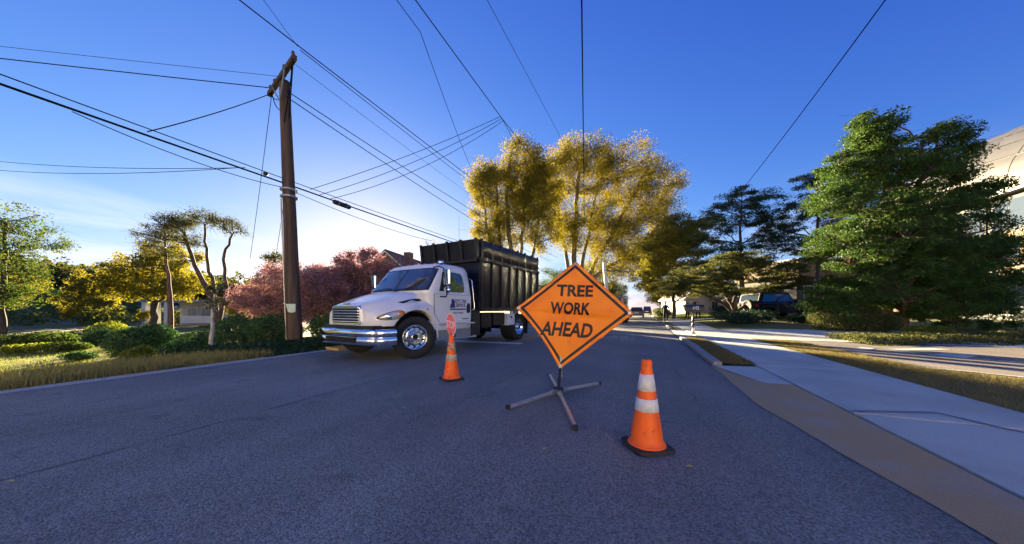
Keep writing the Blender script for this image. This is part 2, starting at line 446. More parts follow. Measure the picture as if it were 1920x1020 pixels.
M_verge = mat('dry_verge', (.20, .15, .065), .95, var=.4, vscale=30, bump=.8, bscale=100, col2=(.10, .12, .03), c2scale=1.6)
tag(patch('verge', M_verge, 1.47, 1.985, np.linspace(7.2, 13.4, 16), .055, 4, follow=False), kind='structure')
tag(patch('verge', M_verge, 1.57, 1.985, np.linspace(19.5, 30, 16), .055, 4, follow=False), kind='structure')
tag(patch('verge', M_verge, 3.63, lambda y: 4.80 if y > 8.2 else 4.8 + (8.2 - y) * 2.2 if y > 6.0 else 10, np.linspace(-8, 13.6, 60), .030, 8, follow=False), kind='structure')

# ------------------------------------------------------------------ plants: leaves, blades, trees
def leaf_arrays(Cn, size, rs, aspect=.55, flatz=1.0, drop=0.0, fold=.12):
    n = len(Cn); d = rs.normal(size=(n, 3)); d[:, 2] = d[:, 2] * flatz - drop
    d /= np.linalg.norm(d, axis=1)[:, None] + 1e-9
    q = rs.normal(size=(n, 3)); q[:, 2] *= flatz
    s = np.cross(d, q); s /= np.linalg.norm(s, axis=1)[:, None] + 1e-9
    if flatz < .6:      # keep leaves lying flat
        s[:, 2] *= flatz; s /= np.linalg.norm(s, axis=1)[:, None] + 1e-9
    nn = np.cross(d, s)
    L = size * rs.uniform(.6, 1.35, n)[:, None]; W = L * aspect
    v = np.stack([Cn - d * L / 2, Cn + s * W / 2 + nn * L * fold, Cn + d * L / 2, Cn - s * W / 2 + nn * L * fold], 1).reshape(-1, 3)
    f = np.arange(4 * n).reshape(n, 4)
    return v, f
def leaves(name, Cn, size, m, parent=None, seed=0, **k):
    v, f = leaf_arrays(np.asarray(Cn), size, np.random.RandomState(seed), **k)
    return link(name, arr_mesh(name, v, f), m, parent)
def blades(name, xy, h, wd, m, parent=None, seed=0, lean=.35, zfn=tz, dz=.02):
    """grass: one thin bent blade of two faces each"""
    rs = np.random.RandomState(seed); n = len(xy); z = np.maximum(zfn(xy[:, 0], xy[:, 1]) + dz, -5)
    a = rs.uniform(0, 6.28, n); H = h * rs.uniform(.45, 1.25, n); ln = rs.uniform(0, lean, n) * H; b = rs.uniform(0, 6.28, n)
    base = np.stack([xy[:, 0], xy[:, 1], z], 1); s = np.stack([np.cos(a), np.sin(a), 0 * a], 1) * wd / 2
    l = np.stack([np.cos(b) * ln, np.sin(b) * ln, H], 1)
    midp = base + l * np.array([.35, .35, .6]); tip = base + l
    v = np.stack([base - s, base + s, midp + s * .7, midp - s * .7, tip], 1).reshape(-1, 3)
    k = np.arange(n) * 5
    me = bpy.data.meshes.new(name)
    fs = [(i, i + 1, i + 2, i + 3) for i in k.tolist()] + [(i + 3, i + 2, i + 4) for i in k.tolist()]
    me.from_pydata(v.tolist(), [], fs); me.update()
    return link(name, me, m, parent)

def bez(a, b, c, n):
    t = np.linspace(0, 1, n)[:, None]; return (1 - t) ** 2 * a + 2 * t * (1 - t) * b + t * t * c
def tubes_np(paths):
    """list of (pts (n,3), r0, r1, sides) -> arrays"""
    V = []; F = []; k = 0
    for pts, r0, r1, ns in paths:
        n = len(pts); d = np.gradient(pts, axis=0); d /= np.linalg.norm(d, axis=1)[:, None] + 1e-9
        ref = np.array([0, 0, 1.]) if abs(d[0, 2]) < .8 else np.array([1., 0, 0])
        a = np.cross(d, ref); a /= np.linalg.norm(a, axis=1)[:, None] + 1e-9; b = np.cross(a, d)
        r = np.linspace(0, 1, n) ** .8; r = (r0 + (r1 - r0) * r)[:, None, None]
        t = np.linspace(0, 2 * math.pi, ns, endpoint=False)
        ringp = pts[:, None, :] + r * (np.cos(t)[None, :, None] * a[:, None, :] + np.sin(t)[None, :, None] * b[:, None, :])
        V.append(ringp.reshape(-1, 3))
        i = np.arange(n - 1)[:, None] * ns; j = np.arange(ns)[None, :]; j2 = (j + 1) % ns
        F.append((np.stack([i + j, i + j2, i + ns + j2, i + ns + j], -1) + k).reshape(-1, 4)); k += n * ns
    return np.concatenate(V), np.concatenate(F)

def in_blobs(blobs, n, rs, shell=.5):
    wts = np.array([b[3] * b[4] * b[5] for b in blobs]) ** .75; wts /= wts.sum()
    ch = rs.choice(len(blobs), n, p=wts); B = np.array(blobs)[ch]
    d = rs.normal(size=(n, 3)); d /= np.linalg.norm(d, axis=1)[:, None]
    r = rs.uniform(0, 1, n) ** shell
    return B[:, :3] + d * r[:, None] * B[:, 3:6]

def tree(name, label, loc, trunk, r0, blobs, leafm, bark, seed=0, ncl=120, npl=120, clr=.8, leaf=.14, nlimb=8, stems=None, fork=.45, flatcl=.8, aspect=.55, flatz=1.0, excurrent=False, twigs=2, shell=.45, cat='tree', group=None, rz=YAW, lift=.25, droop=0.0, limb_r=.5):
    """trunk: points up the trunk (local x = to the right of the street view). blobs: ellipsoids the crown fills.
    limbs run from the fork to far clumps, branches from the limbs to every clump, twigs and leaves round each clump."""
    rs = np.random.RandomState(seed)
    t = empty(name, loc, rz, label, cat, group)
    tr = np.array(trunk, float); n = 14
    u = np.linspace(0, 1, len(tr)); uu = np.linspace(0, 1, n)
    tp = np.stack([np.interp(uu, u, tr[:, i]) for i in range(3)], 1); tp[1:-1, :2] += rs.normal(size=(n - 2, 2)) * r0 * .18
    cl = in_blobs(blobs, ncl, rs, shell)
    paths = []
    prim = [(tp, r0)]
    for st in (stems or []):
        sp_ = np.array(st, float); us = np.linspace(0, 1, len(sp_))
        q = np.stack([np.interp(uu, us, sp_[:, i]) for i in range(3)], 1); q[1:-1] += rs.normal(size=(n - 2, 3)) * r0 * .2; prim.append((q, r0 * .7))
    pool = []; poolr = []
    for q, rr in prim:
        paths.append((q, rr * (1.15 if q is tp else 1), rr * (.12 if excurrent else .42), 9))
        for i in range(int(n * fork), n): pool.append(q[i]); poolr.append(rr * (1 - .6 * i / n))
    base_pool = np.array(pool)
    # limbs to well separated clumps
    idx = [int(rs.randint(ncl))]
    for _ in range(nlimb - 1):
        dd = np.min(np.linalg.norm(cl[:, None] - cl[idx][None], axis=2), axis=1); idx.append(int(np.argmax(dd * rs.uniform(.7, 1, ncl))))
    for i in idx:
        e = cl[i]; hd = np.linalg.norm(base_pool[:, :2] - e[:2], axis=1)
        if excurrent: cost = np.abs(base_pool[:, 2] - (e[2] - lift * hd))
        else: cost = np.linalg.norm(base_pool - e, axis=1) + 2.0 * np.maximum(0, base_pool[:, 2] - e[2] + .3 * hd)
        k = int(np.argmin(cost)); s_ = base_pool[k]; L = np.linalg.norm(e - s_)
        c = s_ + (e - s_) * .5 + np.array([0, 0, lift * L * (.5 if not excurrent else .25)]) + rs.normal(size=3) * L * .06
        p = bez(s_, c, e, 9); p[1:-1] += rs.normal(size=(7, 3)) * L * .012
        paths.append((p, poolr[k] * limb_r, .012 + r0 * .04, 6))
        for j in range(2, 9): pool.append(p[j]); poolr.append(poolr[k] * limb_r * (1 - .11 * j))
    pool = np.array(pool); poolr = np.array(poolr)
    tw = []
    for i in range(ncl):
        if i in idx: continue
        e = cl[i]; dv = pool - e; dist = np.linalg.norm(dv, axis=1) + 1.2 * np.maximum(0, dv[:, 2] + .1)
        k = int(np.argmin(dist)); s_ = pool[k]; L = np.linalg.norm(e - s_)
        if L < .05: continue
        c = s_ + (e - s_) * .5 + np.array([0, 0, lift * L * .4]) + rs.normal(size=3) * L * .1
        paths.append((bez(s_, c, e, 6), max(.008, min(poolr[k] * .5, .015 + .02 * L)), .006, 5))
    for i in range(ncl):
        for _ in range(twigs):
            o_ = rs.normal(size=3) * clr * np.array([1, 1, flatcl]) * .75
            tw.append((np.stack([cl[i], cl[i] + o_ * .5 + np.array([0, 0, .1 * clr]), cl[i] + o_]), .008, .004, 3))
    v, f = tubes_np(paths + tw)
    trunk_o = link('trunk', arr_mesh('trunk', v, f), bark, t, smooth=True)
    nL = rs.poisson(npl, ncl); ci = np.repeat(np.arange(ncl), nL)
    sc = rs.uniform(.6, 1.3, ncl)[ci][:, None]
    off = rs.normal(size=(len(ci), 3)); off /= np.linalg.norm(off, axis=1)[:, None]
    off *= (rs.uniform(0, 1, len(ci)) ** .5)[:, None]
    Cn = cl[ci] + off * clr * sc * np.array([1, 1, flatcl])
    Cn[:, 2] -= droop * (off[:, 0] ** 2 + off[:, 1] ** 2) * clr
    Cn = Cn[Cn[:, 2] > .05]
    leaves('crown', Cn, leaf, leafm, t, seed + 1, aspect=aspect, flatz=flatz)
    return t

def shrub(name, label, loc, blobs, leafm, core, seed=0, n=3500, leaf=.07, cat='shrub', group=None, rz=YAW, stem=True, aspect=.6, rough=.12):
    """leaves in an uneven skin round a twiggy heart"""
    rs = np.random.RandomState(seed); t = empty(name, loc, rz, label, cat, group)
    B = np.array(blobs); wts = (B[:, 3] * B[:, 4] + B[:, 4] * B[:, 5] + B[:, 3] * B[:, 5]); ch = rs.choice(len(B), n, p=wts / wts.sum())
    d = rs.normal(size=(n, 3)); d /= np.linalg.norm(d, axis=1)[:, None]
    lump = 1 + rough * (np.sin(d[:, 0] * 5 + ch) + np.sin(d[:, 1] * 6 + 2 * ch) + np.sin(d[:, 2] * 5.5 + ch)) / 1.5
    r = (rs.uniform(0, 1, n) ** .22 * lump)[:, None] + np.abs(rs.normal(size=(n, 1))) * .04
    Cn = B[ch, :3] + d * r * B[ch, 3:6]; Cn = Cn[Cn[:, 2] > -.05]
    leaves('foliage', Cn, leaf, leafm, t, seed + 7, aspect=aspect)
    ps = []
    for b in B:
        for _ in range(9):
            q = rs.normal(size=3); q /= np.linalg.norm(q); q[2] = abs(q[2]); e = b[:3] + q * b[3:6] * .85; s_ = np.array([b[0] * .6 + rs.normal() * .05, b[1] * .6 + rs.normal() * .05, -.1])
            ps.append((bez(s_, (s_ + e) / 2 + np.array([0, 0, .1]), e, 5), .022, .005, 4))
    v, f = tubes_np(ps); link('stems', arr_mesh('stems', v, f), core, t)
    return t
# ------------------------------------------------------------------ wheels and shared vehicle materials
M_tyre = mat('tyre_rubber', (.012, .012, .014), .75, var=.3, vscale=25, bump=.3, bscale=120)
M_chrome = mat('chrome', (.82, .82, .84), .09, 1.0)
M_alu = mat('polished_aluminium', (.75, .76, .78), .2, 1.0, bump=.05, bscale=60)
M_black = mat('black_plastic', (.010, .010, .012), .5)
M_dark = mat('dark_cavity', (.006, .006, .008), .9)
M_wpaint = mat('white_truck_paint', (.74, .75, .78), .28, coat=.6, var=.04, vscale=3)
M_glass = mat('tinted_window_glass', (.02, .03, .035), .04, 0, coat=1.0, spec=.9)
M_wshield = mat('windscreen_glass', (.05, .06, .075), .03, 0, coat=1.0, spec=1.0)
M_amber = mat('amber_lens', (.75, .20, .01), .2, coat=1)
M_red = mat('red_lens', (.55, .02, .015), .25, coat=1)
M_lamp = mat('headlamp_lens', (.55, .50, .46), .12, .35, coat=1)
M_steel = mat('dull_steel', (.35, .36, .38), .45, .8, var=.15, vscale=20)
M_boxp = mat('black_chipper_paint', (.004, .005, .012), .30, coat=.0, spec=.28, bump=.25, bscale=5, col2=(.012, .013, .02), c2scale=3)
M_rib = mat('black_rib_paint', (.004, .004, .006), .5, coat=.1)

def wheel(parent, x, y, r, wd, side, rimr, name='wheel', steer=0, style='truck', parts=True):
    """wheel with its axle along x; side = +1 shows its face towards +x"""
    o = empty(name, (x, y, r)); o.parent = parent; o.rotation_euler = (0, 0, R(steer))
    Mx = Matrix.Rotation(R(90 * side), 4, 'Y')      # lathe axis z -> outwards
    h = wd / 2
    prof = [(rimr, -h * .8), (rimr * 1.04, -h), (r * .9, -h), (r * .975, -h * .86), (r, -h * .62), (r, h * .62), (r * .975, h * .86), (r * .9, h), (rimr * 1.04, h), (rimr, h * .8)]
    mb = MB(); mb.lathe(prof, 40, Mx, close=False); ty = mb.build('tyre', M_tyre, o, smooth=True)
    if style == 'truck':
        pr = [(rimr, h * .84), (rimr * .98, h * .96), (rimr * .93, h * .93), (rimr * .88, h * .55), (rimr * .62, h * .42), (rimr * .58, h * .62), (rimr * .34, h * .66), (rimr * .32, h * 1.0), (rimr * .2, h * 1.0), (rimr * .19, h * .8), (0.001, h * .78)]
        mb = MB(); mb.lathe(pr, 40, Mx, close=False); rim = mb.build('rim', M_alu, o, smooth=True)
        for k in range(10):
            a = 2 * math.pi * k / 10
            mb = MB(); mb.lathe([(rimr * .085, 0), (rimr * .085, .012)], 10, Mx @ Matrix.Translation((rimr * .76 * math.cos(a), rimr * .76 * math.sin(a), h * .475))); mb.build('hand_hole', M_dark, rim)
            b = a + .31
            mb = MB(); mb.lathe([(rimr * .055, 0), (rimr * .05, .03)], 8, Mx @ Matrix.Translation((rimr * .45 * math.cos(b), rimr * .45 * math.sin(b), h * .63))); mb.build('lug_nut', M_chrome, rim)
        mb = MB(); mb.lathe([(rimr * .2, 0), (rimr * .17, .01)], 16, Mx @ Matrix.Translation((0, 0, h * 1.0))); mb.build('hub_cap', M_dark, rim)
    elif style == 'offroad':
        mb = MB(); mb.lathe([(rimr, h * .8), (rimr * .9, h * .85), (rimr * .85, h * .5), (.001, h * .5)], 28, Mx, close=False); rim = mb.build('rim', M_black, o, smooth=True)
        for k in range(5):
            a = 2 * math.pi * k / 5; T_ = Mx @ Matrix.Rotation(a, 4, 'Z')
            mb = MB()
            for s_ in (-1, 1):
                mb.box(rimr * .18, rimr * .92, s_ * rimr * .13 - rimr * .05, s_ * rimr * .13 + rimr * .05, h * .5, h * .8, T_)
            mb.build('spoke', M_alu, rim)
        ft = MB()
        for k in range(26):
            a = 2 * math.pi * k / 26; T_ = Mx @ Matrix.Rotation(a, 4, 'Z'); s_ = 1 if k % 2 else -1
            ft.box(r - .01, r + .012, -.03, .03, -h * .75 if s_ < 0 else -h * .1, h * .1 if s_ < 0 else h * .75, T_)
            ft.box(r * .86, r * .97, -.02, .02, h * .9, h * 1.03, T_)
        ft.build('tread', M_tyre, o)
    else:
        mb = MB(); mb.lathe([(rimr, h * .8), (rimr * .9, h * .85), (rimr * .85, h * .6), (rimr * .2, h * .75), (.001, h * .78)], 20, Mx, close=False); mb.build('rim', M_steel, o, smooth=True)
    return o

# ------------------------------------------------------------------ the white tree-service truck
def rrect(w_, yf, yb, rf, rb, n=6, bow=.06):
    """plan outline of the cab: bowed front with round corners, square back; starts at the back, near side"""
    p = []
    p.append((w_, yb - rb)); p.append((w_, (yf + rf + yb) / 2)); 
    for k in range(n + 1):
        a = math.pi / 2 * k / n; p.append((w_ - rf * .9 + rf * .9 * math.cos(a), yf + bow + rf - rf * math.sin(a)))
    for k in range(1, 6):
        u = 1 - 2 * k / 6; x = (w_ - rf * .9) * u; p.append((x, yf + bow * u * u))
    q = [(-x, y) for x, y in reversed(p[:n + 3])]
    p += q
    p += [(-w_ + rb * .6, yb), (w_ - rb * .6, yb)]
    return p
T = empty('tree_service_truck', (-5.85, 5.81, 0), -7.0, "white tree service truck with black ribbed chip box, facing left in the far lane", 'truck')
# hood and fenders: sections from the nose to the windscreen, lower edge cut by the wheel arch
def hw(y): return 1.13 - .46 * math.exp(-(y + .98) / .27)
def hzt(y): return 1.25 + .31 * float(sstep((y + 1.1) / 1.35)) - .05 * math.exp(-(y + .99) / .06)
def hsh(y): return 1.05 + .19 * float(sstep((y + .9) / .95))
def hzb(y):
    if abs(y) < .60:
        return max(.76 if y < 0 else .5, .47 + math.sqrt(max(0, .635 ** 2 - y * y)))
    return .76 if y < 0 else .5
def hood_pt(y, k):
    w_, zt, sh, zb = hw(y), hzt(y), hsh(y), hzb(y)
    zb = min(zb, sh - .06)
    tab = [(w_ - .012, zb), (w_, zb + .02), (w_, (zb + sh) / 2), (w_ * .995, sh - .07), (w_ * .965, sh - .01), (w_ * .90, sh + .05 * (zt - sh) / .3), (w_ * .80, sh + .35 * (zt - sh)), (w_ * .72, sh + .70 * (zt - sh)), (w_ * .60, sh + .90 * (zt - sh)), (w_ * .38, zt - .012), (0, zt)]
    return tab[k]
hy = [-.98, -.97, -.95, -.9, -.84, -.77, -.7, -.65] + list(np.linspace(-.62, .62, 44)) + [.64]
P = []
for y in hy:
    s_ = [hood_pt(y, k) for k in range(11)]
    P.append([(x, y, z) for x, z in s_] + [(-x, y, z) for x, z in reversed(s_[:-1])])
mb = MB(); mb.grid(P); mb.add(P[0], [tuple(range(len(P[0])))])
hood = mb.build('hood', M_wpaint, T, smooth=True, fix=True)
for s_ in (-1, 1):
    mb = MB(); mb.grid([[(s_ * (1.05 - .65 * j), .60 * math.cos(a), .47 + .60 * math.sin(a)) for j in (0, 1)] for a in np.linspace(-.2, math.pi + .2, 20)])
    mb.build('wheel_arch_liner', M_dark, T)
MB().box(-.62, .62, -.90, 2.0, .42, 1.0).build('engine_bay', M_dark, T)
for x in (-.42, .3): MB().box(x, x + .12, 2.0, 6.3, .62, .86).build('frame_rail', M_dark, T)
for y in (-.05, 4.5): MB().box(-.95, .95, y, y + .12, .42, .54).build('axle', M_dark, T)
# grille
gr = MB().prism([(-.50, .79), (.50, .79), (.525, .86), (.50, 1.16), (.45, 1.205), (-.45, 1.205), (-.50, 1.16), (-.525, .86)], lambda a, b, d: (a, d, b), -1.015, -.94).build('grille', M_chrome, T, bevel=.012)
MB().prism([(-.46, .825), (.46, .825), (.46, 1.15), (.42, 1.175), (-.42, 1.175), (-.46, 1.15)], lambda a, b, d: (a, d, b), -1.020, -1.014).build('grille_opening', M_dark, gr)
for k in range(6):
    z = .845 + k * .058
    MB().box(-.46, .46, -1.043, -1.016, z, z + .026).build('grille_slat', M_chrome, gr, bevel=.006)
MB().prism([(-.10, 1.225), (.10, 1.225), (.085, 1.258), (-.085, 1.258)], lambda a, b, d: (a, d, b), -1.012, -.955).build('nose_badge', M_chrome, gr, bevel=.005)
# bumper
path = [(1.13, -.62), (1.125, -.74), (1.07, -.88), (.95, -.99), (.72, -1.06), (.4, -1.085), (0, -1.09)]
path = path + [(-x, y) for x, y in reversed(path[:-1])]
prof = [(.0, .37), (.035, .375), (.05, .40), (.055, .50), (.03, .535), (.035, .55), (.055, .60), (.045, .685), (.02, .705), (-.02, .708)]
P = []
for i, (x, y) in enumerate(path):
    a = path[max(i - 1, 0)]; b = path[min(i + 1, len(path) - 1)]; d = Vector((b[0] - a[0], b[1] - a[1])).normalized(); nrm = Vector((d.y, -d.x)) * (-1)
    if nrm.dot(Vector((x, y + .5))) < 0: nrm = -nrm
    P.append([(x + nrm.x * o_, y + nrm.y * o_, z) for o_, z in prof])
mb = MB(); mb.grid(P); bump = mb.build('bumper', M_chrome, T, smooth=True)
sm = bump.modifiers.new('sub', 'SUBSURF'); sm.levels = 1; sm.render_levels = 2
MB().box(-.52, .52, -1.150, -1.10, .425, .535).build('bumper_opening', M_dark, bump, bevel=.01)
MB().box(-.9, .9, -1.0, -.7, .705, .775).build('bumper_gap', M_black, T)
for s_ in (-1, 1):
    # headlight: swept drop on the fender corner
    n = 20; ctr = (-.60, .985)
    def hl(k, sc, o_):
        a = 2 * math.pi * k / n; yy = ctr[0] + .25 * math.cos(a) * sc; zz_ = ctr[1] + (.088 + .02 * math.cos(a)) * math.sin(a) * sc + .045 * (yy - ctr[0]) / .24
        return (s_ * (hw(yy) + o_), yy, zz_)
    rim = MB().grid([[hl(k, q, o_) for k in range(n)] for q, o_ in ((1.06, -.005), (1.06, .008), (.96, .014))], cu=True).build('headlight_bezel', M_black, T, smooth=True)
    g_ = MB().grid([[hl(k, q, o_) for k in range(n)] for q, o_ in ((.98, .006), (.8, .022), (.45, .034), (.02, .038))], cu=True).build('headlight', M_lamp, T, smooth=True)
    def dot(yc, zc, ry, rz_, m_, nm, par, o0=.03, o1=.048):
        MB().grid([[(s_ * (hw(yc + ry * q * math.cos(2 * math.pi * k / 14)) + o_), yc + ry * q * math.cos(2 * math.pi * k / 14), zc + rz_ * q * math.sin(2 * math.pi * k / 14)) for k in range(14)] for q, o_ in ((1, o0), (.8, o1), (.02, o1 + .006))], cu=True).build(nm, m_, par, smooth=True)
    dot(-.44, 1.03, .075, .045, M_amber, 'turn_signal', g_)
    dot(-.68, .965, .07, .05, M_chrome, 'headlamp_bulb', g_, .03, .036)
    dot(.30, 1.13, .035, .022, M_amber, 'side_marker', T, .002, .014)
    # hood side vent
    vt = [(-.36, 1.27), (-.05, 1.345), (.27, 1.385), (.31, 1.36), (.27, 1.32), (-.05, 1.27), (-.28, 1.25)]
    def vp(y, z, o_):
        # point on the hood flank at height z
        pr = [hood_pt(y, k) for k in range(11)]
        for (xa, za), (xb, zb_) in zip(pr[:-1], pr[1:]):
            if za <= z <= zb_ and zb_ > za:
                t_ = (z - za) / (zb_ - za); return (s_ * (xa + (xb - xa) * t_ + o_), y, z + o_ * .3)
        return (s_ * (pr[5][0] + o_), y, z)
    bz = MB().add([vp(y, z, .012) for y, z in vt] + [vp(y, z, -.03) for y, z in vt], [tuple(range(7))] + [(i, (i + 1) % 7, 7 + (i + 1) % 7, 7 + i) for i in range(7)]).build('hood_vent', M_chrome, T)
    cv = (-.03, 1.315)
    MB().add([vp(cv[0] + (y - cv[0]) * .9, cv[1] + (z - cv[1]) * .78, .02) for y, z in vt], [tuple(range(7))]).build('vent_mesh', M_dark, bz)
# cab
levels = [(.60, 1.10, .44, 2.03), (.66, 1.125, .42, 2.05), (1.2, 1.135, .36, 2.05), (1.50, 1.13, .27, 2.05), (1.53, 1.12, .235, 2.05), (1.9, 1.06, .52, 2.04), (2.16, 1.01, .725, 2.02), (2.24, .98, .79, 2.0), (2.30, .93, .87, 1.96), (2.335, .82, 1.0, 1.85), (2.345, .5, 1.2, 1.7)]
def cab_at(z):
    zs = [l[0] for l in levels]
    return tuple(float(np.interp(z, zs, [l[i] for l in levels])) for i in (1, 2, 3))
P = []
for z, w_, yf, yb in levels:
    P.append([(x, y, z) for x, y in rrect(w_, yf, yb, .16 if z < 1.5 else .22, .1)])
mb = MB(); mb.grid(P, cu=True); mb.add(P[-1], [tuple(range(len(P[-1])))]); mb.add(P[0], [tuple(range(len(P[0])))])
cab = mb.build('cab', M_wpaint, T, smooth=True)
def front_pt(u, z, o_):
    w_, yf, yb = cab_at(z); rf = .22; xx = u * w_; edgex = w_ - rf * .9
    if abs(xx) <= edgex: y = yf + .06 * (xx / edgex) ** 2
    else:
        q = min(1, (abs(xx) - edgex) / (rf * .9)); y = yf + .06 + rf - rf * math.sqrt(max(0, 1 - q * q))
    return (xx, y - o_, z + o_ * .4)
us = np.linspace(-.955, .955, 27)
def wsp(u, t, o_, mg):
    e = 1 - (abs(u) / .955) ** 8 * .06
    z0, z1 = 1.575 + mg, 2.185 - mg
    return front_pt(u * (1 - mg * .8), z0 + (z1 - z0) * t * e + (1 - e) * .2, o_)
gk = MB().grid([[wsp(u, t, .006, 0) for u in us] for t in np.linspace(0, 1, 8)]).build('windscreen_seal', M_black, T, smooth=True)
MB().grid([[wsp(u, t, .013, .03) for u in us] for t in np.linspace(0, 1, 8)]).build('windscreen', M_wshield, T, smooth=True)
MB().tube([wsp(-.0, .0, .02, 0), wsp(.02, 1, .02, 0)], .006, 5).build('windscreen_divider', M_black, gk)
for u0, u1 in ((-.75, -.1), (.05, .7)):
    MB().tube([wsp(u0, -.03, .03, 0), wsp((u0 + u1) / 2, .08, .045, 0), wsp(u1, .10, .04, 0)], .012, 5).build('wiper', M_black, T)
for k in range(5):
    x = -.62 + .31 * k
    MB().lathe([(.05, 0), (.045, .03), (.02, .045)], 12, Matrix.Translation((x, 1.0 + .09 * (x / .62) ** 2, 2.325 - .01))).build('roof_marker', M_amber, T, smooth=True)
def side_pt(s_, y, z, o_):
    return (s_ * (cab_at(z)[0] + o_), y, z)
def side_panel(s_, poly, o_, m_, nm, par, thick=.02, cxy=None, sc=1.0):
    n = len(poly); c0 = (sum(p[0] for p in poly) / n, sum(p[1] for p in poly) / n)
    q = [(c0[0] + (a - c0[0]) * sc, c0[1] + (b - c0[1]) * sc) for a, b in poly]
    # ring with a centre so the panel follows the tumblehome
    mb = MB(); mb.add([side_pt(s_, a, b, o_) for a, b in q] + [side_pt(s_, a, b, o_ - thick) for a, b in q], [tuple(range(n))] + [(i, (i + 1) % n, n + (i + 1) % n, n + i) for i in range(n)])
    return mb.build(nm, m_, par)
win = [(.74, 1.585), (1.60, 1.585), (1.68, 1.62), (1.70, 1.72), (1.67, 2.00), (1.60, 2.085), (1.02, 2.10), (.93, 2.06)]
for s_ in (-1, 1):
    # door: lower panel with shut lines round it
    dl = [(.52, 1.50), (.52, 1.02), (.70, .80), (1.92, .80), (1.96, .86), (1.96, 1.50)]
    side_panel(s_, dl, .004, M_black, 'door_gap', T, sc=1.008)
    door = side_panel(s_, dl, .012, M_wpaint, 'door', T, sc=.992)
    hp = [(1.77, 1.02), (1.89, 1.02), (1.91, 1.08), (1.91, 1.22), (1.88, 1.29), (1.80, 1.29), (1.76, 1.2), (1.755, 1.08)]
    hd = side_panel(s_, hp, .018, M_black, 'door_handle', door)
    side_panel(s_, [(1.56, .85), (1.85, .85), (1.85, .875), (1.56, .875)], .016, M_black, 'door_vent', door)
    fr = side_panel(s_, win, .008, M_black, 'window_seal', T, sc=1.045)
    side_panel(s_, win, .013, M_glass, 'side_window', T)
    p0 = side_pt(s_, .98, 1.60, .02); p1 = side_pt(s_, .98, 2.08, .02)
    MB().tube([p0, p1], .012, 5).build('window_bar', M_black, fr)
    # mirror on its arm
    arm = MB().tube([side_pt(s_, .62, 2.16, .0), side_pt(s_, .60, 2.17, .22), side_pt(s_, .62, 2.12, .32), side_pt(s_, .63, 1.5, .31), side_pt(s_, .66, 1.43, .26), side_pt(s_, .72, 1.44, .0)], .017, 8).build('mirror_arm', M_black, T, smooth=True)
    X0 = s_ * 1.39
    mh = MB().box(X0 - .095, X0 + .095, .66, .74, 1.72, 2.10).build('mirror_head', M_chrome, arm, bevel=.03, seg=3)
    MB().box(X0 - .075, X0 + .075, .738, .744, 1.75, 2.07).build('mirror_glass', M_wshield, mh)
    mb = MB(); mb.lathe([(.02, -.03), (.085, -.02), (.10, .0), (.07, .045), (.01, .055)], 18, Matrix.Translation((X0, .70, 1.60)) @ Matrix.Rotation(R(90), 4, 'X')); mb.build('convex_mirror', M_chrome, arm, smooth=True)
    mb = MB()
    if s_ > 0: mb.lathe([(.01, -.06), (.06, -.045), (.075, 0), (.06, .045), (.01, .06)], 16, Matrix.Translation((s_ * 1.27, .60, 2.26))).build('fender_mirror', M_chrome, arm, smooth=True)
    # hand rail behind the door, steps and tank
    MB().tube([side_pt(s_, 2.02, 2.0, -.02), side_pt(s_, 2.06, 1.95, .05), side_pt(s_, 2.06, 1.15, .06), side_pt(s_, 2.0, 1.08, 0)], .014, 6).build('grab_rail', M_chrome, T, smooth=True)
    tank = MB().box(s_ * .75, s_ * 1.06, .70, 2.1, .36, .74).build('step_tank', M_steel, T, bevel=.05, seg=3)
    MB().box(s_ * .98, s_ * 1.17, .66, 2.10, .72, .765).build('step', M_alu, tank, bevel=.01)
    MB().box(s_ * .98, s_ * 1.20, .60, 2.15, .33, .385).build('step_tread', M_alu, tank, bevel=.01)
    MB().box(s_ * 1.06, s_ * 1.075, 1.28, 1.36, .38, .72).build('tank_strap', M_black, tank)
    MB().box(s_ * .66, s_ * 1.12, 2.06, 2.45, .34, 1.12).build('battery_box', M_black, T, bevel=.04)
# lettering on the door, roundel above the sill
M_blue = mat('blue_door_lettering', (.010, .014, .16), .5)
def on_door(yc, zc):
    return lambda a, b: Vector(side_pt(1, yc + a, zc + b, .0145))
for tx, sz, yc, zc, wd, bd in (("EDY'S TREE", .125, 1.50, 1.335, .78, .004), ("SERVICE", .125, 1.50, 1.225, .86, .004), ("USDOT 3020644", .062, 1.40, 1.025, .95, .002)):
    me = map_mesh(text_mesh(tx, sz, wd, bd), on_door(yc, zc)); link('lettering', me, M_blue, T)
def side_flat(nm, poly, o_=.0145, m_=M_blue): MB().add([side_pt(1, a, b, o_) for a, b in poly], [tuple(range(len(poly)))]).build(nm, m_, T)
side_flat('lettering_rule', [(1.06, 1.105), (1.72, 1.105), (1.72, 1.14), (1.06, 1.14)])
side_flat('tree_emblem', [(1.06, 1.16), (1.28, 1.16), (1.265, 1.26), (1.25, 1.34), (1.215, 1.385), (1.175, 1.40), (1.135, 1.37), (1.12, 1.32), (1.135, 1.29), (1.09, 1.25)])
M_green = mat('faded_green_decal', (.30, .36, .30), .6)
mb = MB(); mb.add([side_pt(1, y, z, .0145) for q in ring(1.12, .93, .055, .045, .012, 14) for y, z in q], [tuple(range(4 * i, 4 * i + 4)) for i in range(14)]); mb.build('round_decal', M_green, T)
# chip box
BX0, BX1, BY0, BY1, ZB, ZR, ZT = -1.10, 1.16, 2.32, 6.35, 1.10, 2.60, 3.18
box = MB().box(BX0, BX1, BY0 + .04, BY1, ZB, ZR).build('chip_box', M_boxp, T, bevel=.01)
